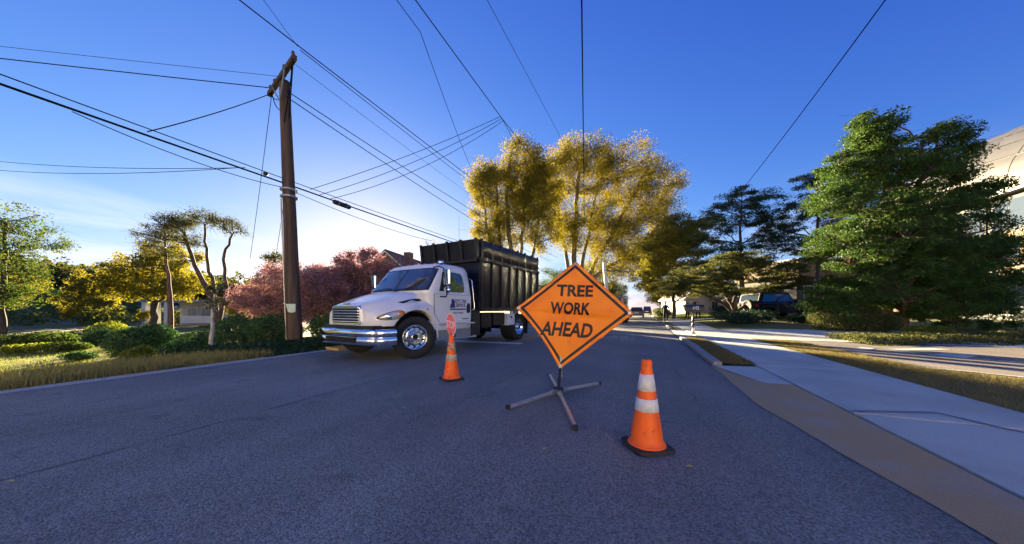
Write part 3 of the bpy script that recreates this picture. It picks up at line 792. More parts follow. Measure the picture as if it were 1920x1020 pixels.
# upper part leans out over the cab
fn = [(BY0 - .02, ZR), (BY1, ZR), (BY1, ZT), (BY0 - .10, ZT)]
up = MB().prism(fn, lambda a, b, d: (d, a, b), BX0 - .0, BX1 + .0).build('chip_box_top', M_boxp, T, bevel=.012)
nrib = 8
for k in range(nrib):
    y = BY0 + .10 + (BY1 - BY0 - .16) * k / (nrib - 1)
    for s_, xx in ((1, BX1), (-1, BX0)):
        if s_ < 0 and k > 1: continue
        MB().box(xx - .005, xx + s_ * .06, y - .04, y + .04, ZB, ZR - .04).build('side_rib', M_rib, box, bevel=.006)
        MB().box(xx - .005, xx + s_ * .055, y - .04, y + .04, ZR + .05, ZT + .035).build('upper_rib', M_rib, up, bevel=.006)
    if k < nrib - 1:      # bulged upper panels between the ribs
        y2 = BY0 + .10 + (BY1 - BY0 - .16) * (k + 1) / (nrib - 1)
        Pq = [[(BX1 + .004 + .05 * math.sin(math.pi * t) ** .8, yy, ZR + .05 + (ZT - ZR - .05) * t) for t in np.linspace(0, 1, 7)] for yy in np.linspace(y + .04, y2 - .04, 4)]
        MB().grid(Pq).build('upper_panel', M_boxp, up, smooth=True)
        Pq = [[(BX1 + .004 + .014 * math.sin(math.pi * t) * math.sin(math.pi * s2), y + .04 + (y2 - y - .08) * s2, ZB + .08 + (ZR - ZB - .16) * t) for t in np.linspace(0, 1, 7)] for s2 in np.linspace(0, 1, 5)]
        MB().grid(Pq).build('side_panel', M_boxp, box, smooth=True)
for z0, z1 in ((ZR - .05, ZR + .05), (ZB - .04, ZB + .07)):
    MB().box(BX1 - .01, BX1 + .075, BY0, BY1 + .02, z0, z1).build('side_rail', M_rib, box, bevel=.006)
for x in np.linspace(BX0 + .03, BX1 - .03, 5):
    MB().prism([(BY0 - .025, ZR), (BY0 - .10, ZT + .02), (BY0 - .16, ZT + .02), (BY0 - .085, ZR)], lambda a, b, d: (d, a, b), x - .035, x + .035).build('front_rib', M_rib, up)
MB().box(BX0 + .02, BX1 - .02, BY0 - .10, BY0 + .05, 2.52, 2.60).build('front_rail', M_rib, box, bevel=.006)
for y in (2.95, 3.35):
    MB().lathe([(.025, 0), (.02, .015)], 10, Matrix.Translation((BX1 + .075, y, ZB + .02)) @ Matrix.Rotation(R(90), 4, 'Y')).build('side_lamp', M_amber, box)
tbx = MB().box((.80), 1.16, 3.95, 4.45, .58, .98).build('tool_box', mat('white_tool_box', (.62, .62, .6), .4, var=.1), T, bevel=.01)
MB().lathe([(.05, 0), (.04, .015)], 12, Matrix.Translation((1.16, 4.2, .85)) @ Matrix.Rotation(R(90), 4, 'Y')).build('tool_box_lock', M_black, tbx)
for y0, y1, z0, z1 in ((2.55, 3.1, .55, 1.02), (3.2, 3.9, .6, 1.02)):
    MB().box(.55, 1.08, y0, y1, z0, z1).build('under_box', M_boxp, T, bevel=.02)
MB().box(.55, 1.12, 5.5, 5.52, .2, .95).build('mud_flap', M_black, T)
MB().box(-1.12, -.55, 5.5, 5.52, .2, .95).build('mud_flap', M_black, T)
MB().box(-1.1, 1.1, 6.3, 6.5, .5, .7).build('rear_bumper', M_steel, T)
MB().box(-1.0, 1.0, 6.36, 7.6, 1.2, 2.15).build('tail_chute', M_boxp, T, bevel=.03)
wheel(T, .99, 0, .485, .29, 1, .285, steer=-26)
wheel(T, -.99, 0, .485, .29, -1, .285, steer=-26)
wheel(T, .85, 4.85, .485, .56, 1, .285)
wheel(T, -.85, 4.85, .485, .56, -1, .285)
mb = MB(); mb.tube([(.55, 2.15, 2.0), (.55, 2.15, 3.9)], [.006, .003], 5); mb.build('antenna', M_black, T)
# ------------------------------------------------------------------ roll-up sign on its stand
M_orange = mat('fluorescent_orange_vinyl', (1.0, .27, .002), .55, var=.06, vscale=6, bump=.15, bscale=14, col2=(.95, .22, .002), c2scale=3.5)
M_print = mat('black_sign_print', (.008, .006, .010), .5)
M_cone = mat('orange_cone_plastic', (.95, .13, .004), .5, var=.12, vscale=9, col2=(.42, .06, .012), c2scale=24, c2lo=.62, c2hi=.76)
M_cone2 = mat('dirty_orange_cone', (.92, .13, .004), .6, var=.18, vscale=9, col2=(.22, .05, .015), c2scale=17, c2lo=.60, c2hi=.72, bump=.4, bscale=18)
M_refl = mat('white_reflective_band', (.66, .66, .68), .35, var=.1, vscale=30, col2=(.30, .26, .25), c2scale=30, c2lo=.66, c2hi=.74)
M_refl2 = mat('peeling_reflective_band', (.42, .37, .27), .6, var=.3, vscale=25, col2=(.70, .10, .01), c2scale=11, c2lo=.56, c2hi=.60)
M_rubber = mat('black_rubber', (.018, .018, .02), .7, var=.35, vscale=14, bump=.3, bscale=40)
M_legs = mat('brushed_aluminium', (.50, .50, .53), .38, .75, var=.15, vscale=15)
SG = empty('work_sign', (-1.01, 3.95, 0), 0, 'orange diamond TREE WORK AHEAD roll-up sign on a cross-legged stand', 'sign')
o_ = Vector(SG.location)
cT, cL, cB, cR = Vector((-.84, 4.23, 1.77)), Vector((-1.62, 3.98, 1.14)), Vector((-1.01, 4.0, .33)), Vector((-.10, 4.17, 1.07))
cC = Vector((-.86, 4.10, 1.105))
nrm = (cR - cL).cross(cT - cB).normalized()
if nrm.y > 0: nrm = -nrm
def sg(s, t, off=0.0):
    p = cC + (cR - cC) * max(s, 0) + (cL - cC) * max(-s, 0) + (cT - cC) * max(t, 0) + (cB - cC) * max(-t, 0)
    wv = .024 * (math.exp(-((t + .01 + .05 * s) / .035) ** 2) * 1.1 - .7 * math.exp(-((t + .09 + .05 * s) / .05) ** 2)) * (1 - abs(s) * .6)
    wv += .014 * math.sin(3.1 * s + 2.0 * t) + .009 * math.sin(9 * s - 6 * t) * (1 - abs(s)) + .0035 * math.sin(17 * t + 5 * s)
    wv -= .018 * max(0, -t) * math.exp(-((s + .25 + .5 * t) / .12) ** 2)
    wv += .010 * math.exp(-((s * .8 + t * .3 + .1) / .03) ** 2)
    return p + nrm * (off + wv) - o_
def diam(a, b, off=0.0):
    s, t = a - b, a + b - 1
    e = .05 * math.sin(math.pi * min(max(b, 0), 1)) * max(0, 1 - a * 6) * (1 if t < .2 else 0)      # lower left hem pulled in
    return sg(s + e, t + e * .6, off)
N = 44
P = [[diam(i / N, j / N) for j in range(N + 1)] for i in range(N + 1)]
cloth = MB().grid(P).build('sign_cloth', M_orange, SG, smooth=True)
so_ = cloth.modifiers.new('thick', 'SOLIDIFY'); so_.thickness = .003; so_.offset = -1
def strip(a0, a1, b0, b1, n=40):
    ax = abs(a1 - a0) > abs(b1 - b0)
    rows = []
    for k in range(n + 1):
        u = k / n
        rows.append([diam(a0 + (a1 - a0) * u, b0, .004), diam(a0 + (a1 - a0) * u, b1, .004)] if ax else [diam(a0, b0 + (b1 - b0) * u, .004), diam(a1, b0 + (b1 - b0) * u, .004)])
    MB().grid(rows).build('border', M_print, SG, smooth=True)
lo, hi = .038, .072
strip(lo, hi, .07, .965); strip(1 - hi, 1 - lo, .035, .965); strip(.04, .93, lo, hi); strip(hi + .002, 1 - hi - .002, 1 - hi, 1 - lo)
def fit(me, cx_, cy_, w_, h_):
    xs = [v.co.x for v in me.vertices]; ysn = [v.co.y for v in me.vertices]
    for v in me.vertices:
        v.co.x = cx_ + ((v.co.x - min(xs)) / (max(xs) - min(xs)) - .5) * w_; v.co.y = cy_ + ((v.co.y - min(ysn)) / (max(ysn) - min(ysn)) - .5) * h_
    return me
for tx, cx_, cy_, w_, h_ in (('TREE', .02, .395, .62, .235), ('WORK', -.04, .045, .69, .235), ('AHEAD', -.03, -.325, .88, .245)):
    me = map_mesh(fit(text_mesh(tx, 1, 1, .032, 3), cx_, cy_, w_, h_), lambda a, b: sg(a, b, .006)); link('lettering', me, M_print, SG)
for s, t in ((.93, 0), (-.95, 0), (0, .94), (0, -.95)):
    p = sg(s, t, .006); MB().box(-.02, .02, -.006, .006, -.02, .02, Matrix.Translation(p) @ nrm.to_track_quat('-Y', 'Z').to_matrix().to_4x4()).build('corner_clip', M_legs, SG, bevel=.004)
for a, b in ((sg(-.97, 0, -.02), sg(.97, 0, -.02)), (sg(0, -1, -.025), sg(0, .97, -.025))):
    MB().tube([a, (a + b) / 2 - nrm * .02, b], .009, 6).build('brace_rod', M_black, SG)
pb = sg(0, -.93, -.03)
MB().tube([(0, -.02, .05), (0, 0, .10), (pb.x, pb.y, pb.z + .03)], [.026, .022, .018], 8).build('mast', M_rubber, SG, smooth=True)
MB().tube([(pb.x * .9, pb.y * .9, .22), (pb.x, pb.y, pb.z + .12)], .024, 8).build('mast_clamp', M_steel, SG)
hub = MB().box(-.055, .055, -.055, .055, .035, .10).build('hub', M_rubber, SG, bevel=.012)
for x, y in ((-1.39, 3.16), (-.59, 4.72), (-.57, 2.85), (-1.44, 5.02)):
    e = Vector((x, y, .028)) - o_; s_ = e.normalized() * .05; s_.z = .06
    d = (e - s_).normalized(); q = d.to_track_quat('X', 'Z').to_matrix().to_4x4(); L = (e - s_).length; Mx = Matrix.Translation(s_) @ q
    lg = MB().box(0, L, -.018, .018, -.018, .018, Mx).build('leg', M_legs, SG, bevel=.003)
    MB().box(L - .03, L + .012, -.023, .023, -.023, .023, Mx).build('rubber_foot', M_rubber, lg, bevel=.005)
    MB().box(.0, .10, -.026, .026, -.024, .026, Mx).build('leg_bracket', M_steel, lg, bevel=.003)

# ------------------------------------------------------------------ cones and stop paddle
def cone(loc, rz, label, m, mr, tilt=0, seed=0):
    c = empty('traffic_cone', (*loc, 0), rz, label, 'traffic cone', 'traffic cones round the sign')
    n = 20; base = []
    for k in range(n):
        a = 2 * math.pi * (k + .5) / n; r_ = .165 / max(abs(math.cos(a)), abs(math.sin(a))); r_ = min(r_, .21); base.append((r_ * math.cos(a), r_ * math.sin(a)))
    MB().prism(base, lambda a, b, d: (a, b, d), 0, .035).build('base', M_rubber, c, bevel=.01)
    rr = lambda z: .128 + (.034 - .128) * (z - .035) / .675
    rs = random.Random(seed)
    body = MB().lathe([(.146, .034), (.143, .046), (rr(.05) + .006, .05)] + [(rr(z), z) for z in np.linspace(.055, .66, 14)] + [(.041, .665), (.043, .69), (.033, .712), (.024, .713), (.022, .66)], 36, close=False).build('cone_body', m, c, smooth=True)
    for z0, z1 in ((.465, .598), (.305, .405)):
        MB().lathe([(rr(z0) - .002, z0), (rr(z0) + .0025, z0 + .002), (rr(z1) + .0025, z1 - .002), (rr(z1) - .002, z1)], 36, close=False).build('reflective_band', mr, body, smooth=True)
    return c
cone((.03, 2.74), 31, 'clean orange cone with white bands, nearest the camera, right of the sign', M_cone, M_refl)
cone((-2.81, 4.17), 60, 'scuffed orange cone with peeling bands, holding the stop paddle by the truck', M_cone2, M_refl2, seed=3)
M_stop = mat('faded_red_paddle', (.78, .16, .17), .45, var=.05, vscale=8)
M_stopw = mat('white_paddle_print', (.80, .72, .74), .5)
SP = empty('stop_paddle', (-2.81, 4.17, .66), 0, 'faded red STOP paddle stuck into the top of the scuffed cone', 'stop sign')
SP.rotation_euler = (R(6), R(6), R(-22))
oc = lambda r_: [(r_ * math.cos(math.pi / 4 * k + math.pi / 8), r_ * math.sin(math.pi / 4 * k + math.pi / 8)) for k in range(8)]
PZ = .22
MB().prism(oc(.195), lambda a, b, d: (a * .72, d, b + PZ), -.003, .003).build('paddle_face', M_stopw, SP)
MB().prism(oc(.180), lambda a, b, d: (a * .72, d, b + PZ), -.0055, -.0035).build('red_field', M_stop, SP)
link('lettering', map_mesh(fit(text_mesh('STOP', 1, 1, .02), 0, 0, .225, .125), lambda a, b: Vector((a, -.0075, b + PZ))), M_stopw, SP)
MB().tube([(0, .012, -.25), (0, .012, .25)], .012, 8).build('handle', mat('wood_handle', (.25, .15, .07), .7), SP)
MB().box(-.012, .012, -.012, -.006, -.0, .09).build('clamp', M_rubber, SP, bevel=.003)

# ------------------------------------------------------------------ utility pole and lines
M_pole = mat('weathered_pole_wood', (.055, .036, .026), .9, var=.4, vscale=14, bump=.8, bscale=22, stretch=(1, 1, .06), col2=(.085, .06, .045), c2scale=6)
M_arm = mat('crossarm_wood', (.055, .038, .030), .9, var=.35, vscale=20, bump=.5, bscale=30)
M_wire = mat('black_cable', (.008, .008, .010), 1.0, spec=0.0)
M_ins = mat('porcelain', (.09, .05, .04), .25, coat=.6)
UP = empty('utility_pole', (-9.12, 5.72, -.15), 0, 'tall brown wooden utility pole with crossarm beside the truck', 'utility pole')
lean = Vector((-.030, -.020))
pp = lambda z: (lean.x * z, lean.y * z, z)
zs = np.linspace(-.2, 7.72, 24); mb = MB(); mb.tube([pp(z) for z in zs], [.195 - .0085 * z for z in zs], 18); mb.build('shaft', M_pole, UP, smooth=True)
a0, a1 = Vector((-1.20, .12, 7.72)), Vector((.95, -.48, 7.72))
q = (a1 - a0).normalized().to_track_quat('X', 'Z').to_matrix().to_4x4(); A = Matrix.Translation(a0) @ q; AL = (a1 - a0).length
armo = MB().box(0, AL, -.17, -.06, -.06, .07, A).build('crossarm', M_arm, UP, bevel=.008)
for t in (.06, .25, .62, .94):
    MB().lathe([(.02, 0), (.022, .05), (.045, .06), (.05, .09), (.03, .11), (.042, .13), (.02, .16)], 12, A @ Matrix.Translation((AL * t, -.115, .07))).build('insulator', M_ins, armo, smooth=True)
for s_ in (-1, 1):
    b0 = A @ Vector((AL * (.5 + .26 * s_), -.18, -.02)); MB().tube([b0, (lean.x * 7.1, lean.y * 7.1 - .15, 7.1)], .016, 6).build('arm_brace', M_steel, UP)
rj = random.Random(2)
for i, (p0, p1, sg_) in enumerate(((A @ Vector((AL * .96, -.12, 0)), Vector((.05, -.2, 6.6)), .5), (A @ Vector((AL * .9, -.12, .0)), Vector((.12, -.2, 6.85)), .6), (A @ Vector((.1, -.12, 0)), Vector((-.28, -.2, 7.2)), .25), (A @ Vector((.2, -.1, 0)), Vector((-.3, -.2, 6.9)), .35), (A @ Vector((AL * .93, -.1, 0)), Vector((-.1, -.24, 6.5)), .35))):
    c_ = (Vector(p0) + Vector(p1)) / 2 + Vector((.12, -.1, -sg_)); pts = [tuple(x) for x in bez(np.array(p0), np.array(c_), np.array(p1), 12)]
    MB().tube(pts, .012, 5).build('jumper_wire', M_wire, UP, smooth=True)
MB().tube([(-.2 + lean.x * .3, -.1, 0), (-.2 + lean.x * 4.4, -.1 + lean.y * 4.4, 4.4)], .022, 6).build('ground_conduit', M_steel, UP)
mp_ = mat('pale_green_tag', (.45, .58, .50), .6, var=.1)
TG = MB().prism([(-.13, .12), (.14, .12), (.135, -.10), (.02, -.125), (-.07, -.10)], lambda a, b, d: (.12 + a * .92 + d * .39, -.20 + a * .39 - d * .92, 1.30 + b), 0, .012).build('notice_tag', mp_, UP)
MB().box(-.16, -.08, -.232, -.222, 1.42, 1.45).build('pole_number_tag', M_stopw, UP)
for z in (4.62, 4.42): MB().lathe([(.2 - .0105 * z + .0, 0), (.215, .01), (.215, .05), (.18, .06)], 16, Matrix.Translation(pp(z))).build('cable_clamp', M_steel, UP)

def wire(label, pts, r=.010, sag=0.0, name='overhead_wire', group='overhead wires'):
    P = []
    for (a, b) in zip(pts[:-1], pts[1:]):
        a, b = Vector(a), Vector(b); n = 18
        for k in range(n + (1 if b == Vector(pts[-1]) else 0)):
            u = k / n; p = a + (b - a) * u; p.z -= 4 * sag * u * (1 - u); P.append(p)
    mb = MB(); mb.tube(P, r, 5); return tag(mb.build(name, M_wire, smooth=True), label, 'wire', group)
tip = (-8.13, 5.22, 7.80); le = (-10.25, 5.78, 7.78)
wire('thick line over the crossarm tip, running up out of frame and down to the right', [(-8.1, -25, 8.6), (-8.1, 5.2, 7.85), (-8.25, 45, 8.3)], .014, .1)
wire('thin twin just under the thick line leaving the crossarm tip rightwards', [tip, (-8.1, 45, 7.7)], .010, .25)
wire('line from the top left edge to the left end of the crossarm', [(-45, -18, 8.0), le], .013, .3)
wire('faint high line meeting the crossarm from the left', [(-30, -5.0, 9.2), (-9.7, 5.6, 7.85)], .006, .05)
wire('service drop from the left crossarm end to the heavy cable', [(-10.1, 5.7, 7.55), (-9.25, 2.9, 4.72)], .011, .06)
wire('heavy lashed cable crossing the pole at mid height', [(-9.30, -22, 5.0), (-9.27, 5.50, 4.66), (-9.10, 34, 5.0)], .022, .12, 'telephone_cable')
wire('lighter strand running just above the heavy lashed cable', [(-9.34, -22, 5.25), (-9.30, 5.50, 4.80), (-9.1, 34, 5.2)], .011, .10)
wire('slack strand hanging just under the heavy lashed cable', [(-9.25, 2.0, 4.60), (-9.22, 5.5, 4.52), (-9.18, 12, 4.35)], .009, .14)
wire('upper of two thin lines leaving the heavy cable towards the left edge', [(-9.3, 4.6, 4.72), (-30, 1.7, 8.2)], .008, .35)
wire('lower of two thin lines leaving the heavy cable towards the left edge', [(-9.3, 4.5, 4.68), (-30, 1.6, 7.8)], .008, .45)
wire('thin guy line falling from the crossarm to the trees left of the pole', [(-10.0, 5.6, 7.4), (-16.2, 8.2, 3.4)], .009, .12)
wire('steeper of two short drops from the pole to the left trees', [(-9.4, 5.62, 4.40), (-15.5, 9.3, 3.5)], .011, .1)
wire('slacker of two short drops from the pole to the left trees', [(-9.4, 5.6, 4.36), (-15.8, 8.9, 3.1)], .008, .25)
wire('upper of two lines from the pole top down to the right', [(-9.05, 5.45, 7.15), (-8.7, 34, 6.9)], .013, .35)
wire('lower of two lines from the pole top down to the right', [(-9.0, 5.4, 6.95), (-9.6, 34, 6.6)], .013, .45)
wire('faint line below the crossarm tip running right to the yellow tree', [(-8.6, 5.4, 7.7), (-8.6, 36, 7.3)], .006, .3)
nd = (-4.67, 10.13, 8.0)
wire('highest of three lines fanning from the pole to the overhead junction', [(-9.2, 6.2, 4.72), (nd[0], nd[1] - .1, nd[2] + .02)], .009, .12)
wire('middle of three lines fanning from the pole to the overhead junction', [(-9.2, 6.5, 4.66), nd], .009, .22)
wire('lowest of three lines fanning from the pole to the overhead junction', [(-9.2, 6.8, 4.62), (nd[0], nd[1] + .1, nd[2] - .03)], .009, .34)
wire('line along the middle of the street through the overhead junction', [(-4.7, -25, 8.4), nd, (-4.2, 38, 8.6)], .013, .05)
wire('short strand from the overhead junction towards the yellow tree crown', [nd, (-4.9, 20, 6.8)], .009, .15)
wire('loose curving strand hanging left of the overhead junction', [(-4.35, -8, 8.4), (-4.6, 5.6, 7.35), (-7.4, 13, 7.4)], .008, .12)
wire('faint line high above the junction, over the sign', [(-4.3, -20, 9.2), (-3.5, 12.6, 9.0), (-3.1, 30, 9.2)], .007, .1)
wire('boldest vertical-looking line coming down into the big yellow tree', [(-.4, -20, 7.6), (-1.07, 5.93, 7.0), (-3.6, 21, 7.2)], .017, .08)
wire('long line at the right sloping from the top edge to the dark pines', [(4.2, -18, 8.0), (4.25, 8.18, 7.0), (4.42, 17.75, 6.9), (4.2, 34, 5.0)], .012, .06)
wire('faint line from the crossarm tip up to the top edge', [(-5.2, -4, 10.5), (-8.2, 5.2, 7.9)], .006, .15)
SPL = empty('splice_case', (-9.24, 7.3, 4.62), 0, 'black cylindrical splice case hanging on the heavy cable right of the pole', 'splice case')
MB().tube([(0, -.33, 0), (0, -.28, 0), (0, .28, -.01), (0, .33, -.01)], [.03, .075, .075, .03], 10).build('case', M_rubber, SPL, smooth=False)
for y in (-.15, .15): MB().tube([(0, y - .015, 0), (0, y + .015, 0)], .085, 10).build('strap', M_steel, SPL)
SPL2 = empty('cable_tap', (-9.28, 5.05, 4.74), 0, 'small round tap on the heavy cable left of the pole', 'cable tap')
MB().lathe([(.01, -.05), (.05, -.03), (.06, 0), (.05, .03), (.01, .05)], 10).build('tap_body', M_rubber, SPL2, smooth=True)

# ------------------------------------------------------------------ mailbox
MBX = empty('mailbox', (2.02, 15.5, .05), 20, 'black mailbox numbered 642 on a turned black post by the driveway', 'mailbox')
M_mb = mat('black_mailbox_paint', (.010, .011, .014), .4, coat=.3)
pf = [(-.14, 0), (.14, 0), (.14, .17)] + [(.14 * math.cos(a), .17 + .13 * math.sin(a)) for a in np.linspace(.1, math.pi - .1, 9)] + [(-.14, .17)]
MB().prism(pf, lambda a, b, d: (d, a, b + .98), -.40, .40).build('box', M_mb, MBX, bevel=.008)
MB().box(.39, .412, -.145, .145, .97, 1.26).build('door', M_mb, MBX, bevel=.01)
MB().lathe([(.06, 0), (.06, .06), (.045, .08), (.040, .30), (.05, .32), (.065, .35), (.065, .40), (.04, .42), (.036, .52), (.06, .55), (.06, .60), (.038, .63), (.036, .9), (.07, .96), (.07, .985)], 16).build('post', M_mb, MBX, smooth=True)
MB().box(-.36, .36, -.10, .10, .955, .982).build('bracket', M_mb, MBX)
M_num = mat('white_numerals', (.7, .7, .7), .5)
link('numerals', map_mesh(fit(text_mesh('642', 1, 1, .0), .05, 1.14, .26, .15), lambda a, b: Vector((a, -.1435, b))), M_num, MBX)
MB().lathe([(.10, 0), (.10, .03), (.07, .06)], 10).build('footing', M_kerb, MBX)
MB().box(-.05, .05, -.07, -.05, .1, .28).build('wrapped_bag', M_stopw, MBX, bevel=.02)

# ------------------------------------------------------------------ people
M_skin = mat('skin', (.42, .22, .15), .6)
def person(name, loc, rz, label, jacket, trousers, shoes, height=1.75, arm=(.30, .12), turn=0, hat=None, hair=(.02, .015, .01), vest=None, stride=.0, group='tree workers by the drive'):
    k = height / 1.78
    J = dict(pel=(0, 0, .98), wai=(0, 0, 1.12), che=(0, .01, 1.34), neckb=(0, 0, 1.47), neck=(0, -.01, 1.53), head=(0, -.02, 1.64), top=(0, -.015, 1.745))
    Rr = dict(pel=(.165, .12), wai=(.15, .11), che=(.18, .125), neckb=(.10, .08), neck=(.055, .06), head=(.086, .106), top=(.062, .078))
    E_ = [('pel', 'wai'), ('wai', 'che'), ('che', 'neckb'), ('neckb', 'neck'), ('neck', 'head'), ('head', 'top')]
    for s_, n in ((-1, 'l'), (1, 'r')):
        J.update({n + 'sh': (s_ * .175, 0, 1.415), n + 'el': (s_ * (.26 + arm[1] * .3), .03, 1.14), n + 'wr': (s_ * (.25 + arm[1] * .2), -.06 - arm[0] * .2, .90), n + 'pa': (s_ * (.25 + arm[1] * .2), -.085 - arm[0] * .2, .82),
                  n + 'hi': (s_ * .10, 0, .90), n + 'kn': (s_ * .12, -.02 + s_ * stride, .50), n + 'an': (s_ * .13, .02 + s_ * stride * 1.6, .09), n + 'to': (s_ * .15, -.15 + s_ * stride * 1.6, .045)})
        Rr.update({n + 'sh': (.072, .072), n + 'el': (.050, .050), n + 'wr': (.034, .030), n + 'pa': (.040, .020), n + 'hi': (.095, .10), n + 'kn': (.068, .068), n + 'an': (.050, .050), n + 'to': (.045, .035)})
        E_ += [('che', n + 'sh'), (n + 'sh', n + 'el'), (n + 'el', n + 'wr'), (n + 'wr', n + 'pa'), ('pel', n + 'hi'), (n + 'hi', n + 'kn'), (n + 'kn', n + 'an'), (n + 'an', n + 'to')]
        pa = J[n + 'pa']
        for i, (dx, dy, dz_) in enumerate(((-.0, -.036, -.075), (0, -.012, -.09), (0, .012, -.085), (0, .034, -.07), (-s_ * .03, -.05, -.03))):
            J[n + 'f%d' % i] = (pa[0] + dx, pa[1] + dy, pa[2] + dz_); Rr[n + 'f%d' % i] = (.010, .010); E_.append((n + 'pa', n + 'f%d' % i))
    keys = list(J); me = bpy.data.meshes.new('body'); me.from_pydata([tuple(c * k for c in J[a]) for a in keys], [(keys.index(a), keys.index(b)) for a, b in E_], [])
    o = bpy.data.objects.new('body', me); C.objects.link(o); md = o.modifiers.new('skin', 'SKIN'); md.use_smooth_shade = True
    for i, a in enumerate(keys):
        me.skin_vertices[0].data[i].radius = (Rr[a][0] * k, Rr[a][1] * k); me.skin_vertices[0].data[i].use_root = (a == 'pel')
    sb = o.modifiers.new('sub', 'SUBSURF'); sb.levels = 1; sb.render_levels = 1
    dg = bpy.context.evaluated_depsgraph_get(); bm_ = bpy.data.meshes.new_from_object(o.evaluated_get(dg)); bpy.data.objects.remove(o)
    ms = [jacket, trousers, shoes, M_skin]
    for m_ in ms: bm_.materials.append(m_)
    for p in bm_.polygons:
        c_ = p.center / k
        if c_.z > 1.50: i = 3
        elif abs(c_.x) > .2 and c_.z < .90: i = 3
        elif c_.z > .96 or abs(c_.x) > .21: i = 0
        elif c_.z > .11: i = 1
        else: i = 2
        p.material_index = i; p.use_smooth = True
    t = empty(name, loc, rz, label, 'person', group)
    bo = bpy.data.objects.new('body', bm_); C.objects.link(bo); bo.parent = t
    # face
    for s_ in (-1, 1):
        MB().lathe([(.001, -.008), (.010, -.005), (.012, 0), (.010, .005), (.001, .008)], 8, Matrix.Translation((s_ * .032 * k, -.108 * k, 1.665 * k))).build('eye', M_black, t, smooth=True)
        MB().box(s_ * .078 * k - .012, s_ * .078 * k + .012, -.02, .015, 1.635 * k, 1.69 * k).build('ear', M_skin, t, bevel=.008)
    MB().prism([(-.10, 1.67), (-.135, 1.635), (-.10, 1.625)], lambda a, b, d: (d, a * k, b * k), -.012, .012).build('nose', M_skin, t)
    MB().box(-.025, .025, -.112 * k, -.100 * k, 1.598 * k, 1.606 * k).build('mouth', mat('lips', (.3, .1, .08), .6), t)
    top = mat(name + '_headwear_%d' % (hash(label) % 999), hat or hair, .5 if hat else .8)
    MB().lathe([(.080, -.03), (.092, .0), (.090, .035), (.080, .065), (.058, .088), (.03, .10), (.001, .104)], 18, Matrix.Translation((0, .008, 1.665 * k)) @ Matrix.Scale(1.15, 4, (0, 1, 0)), close=False).build('helmet' if hat else 'hair', top, t, smooth=True)
    if hat: MB().lathe([(.08, 0), (.115, -.005), (.115, .005), (.08, .015)], 18, Matrix.Translation((0, -.03, 1.68 * k))).build('helmet_brim', top, t)
    if vest:
        MB().box(-.03, .03, -.14, -.13, 1.05 * k, 1.44 * k).build('vest_stripe', vest, t)
    return t
M_navy = mat('navy_jacket', (.016, .020, .040), .8); M_blk = mat('black_trousers', (.010, .010, .012), .8); M_shoe = mat('black_shoes', (.008, .008, .008), .6)
person('person', (1.91, 31.2, .02), -4, 'person in a dark jacket and black trousers standing at the kerb', M_navy, M_blk, M_shoe, 1.78, group=None)
person('person', (3.85, 33.0, .1), 25, 'person in a bright green top behind the left end of the mailbox', mat('green_shirt', (.03, .28, .14), .8), M_blk, M_stopw, 1.66)
person('person', (4.42, 34.6, .12), 60, 'person in a hi-vis yellow top between two others behind the mailbox', mat('hivis_yellow', (.62, .85, .04), .7), M_blk, M_shoe, 1.78, hat=(.75, .72, .1))
person('person', (4.78, 33.4, .12), -30, 'person in a red helmet and dark jacket behind the right end of the mailbox', M_navy, M_blk, M_stopw, 1.74, hat=(.65, .03, .03), stride=.07)

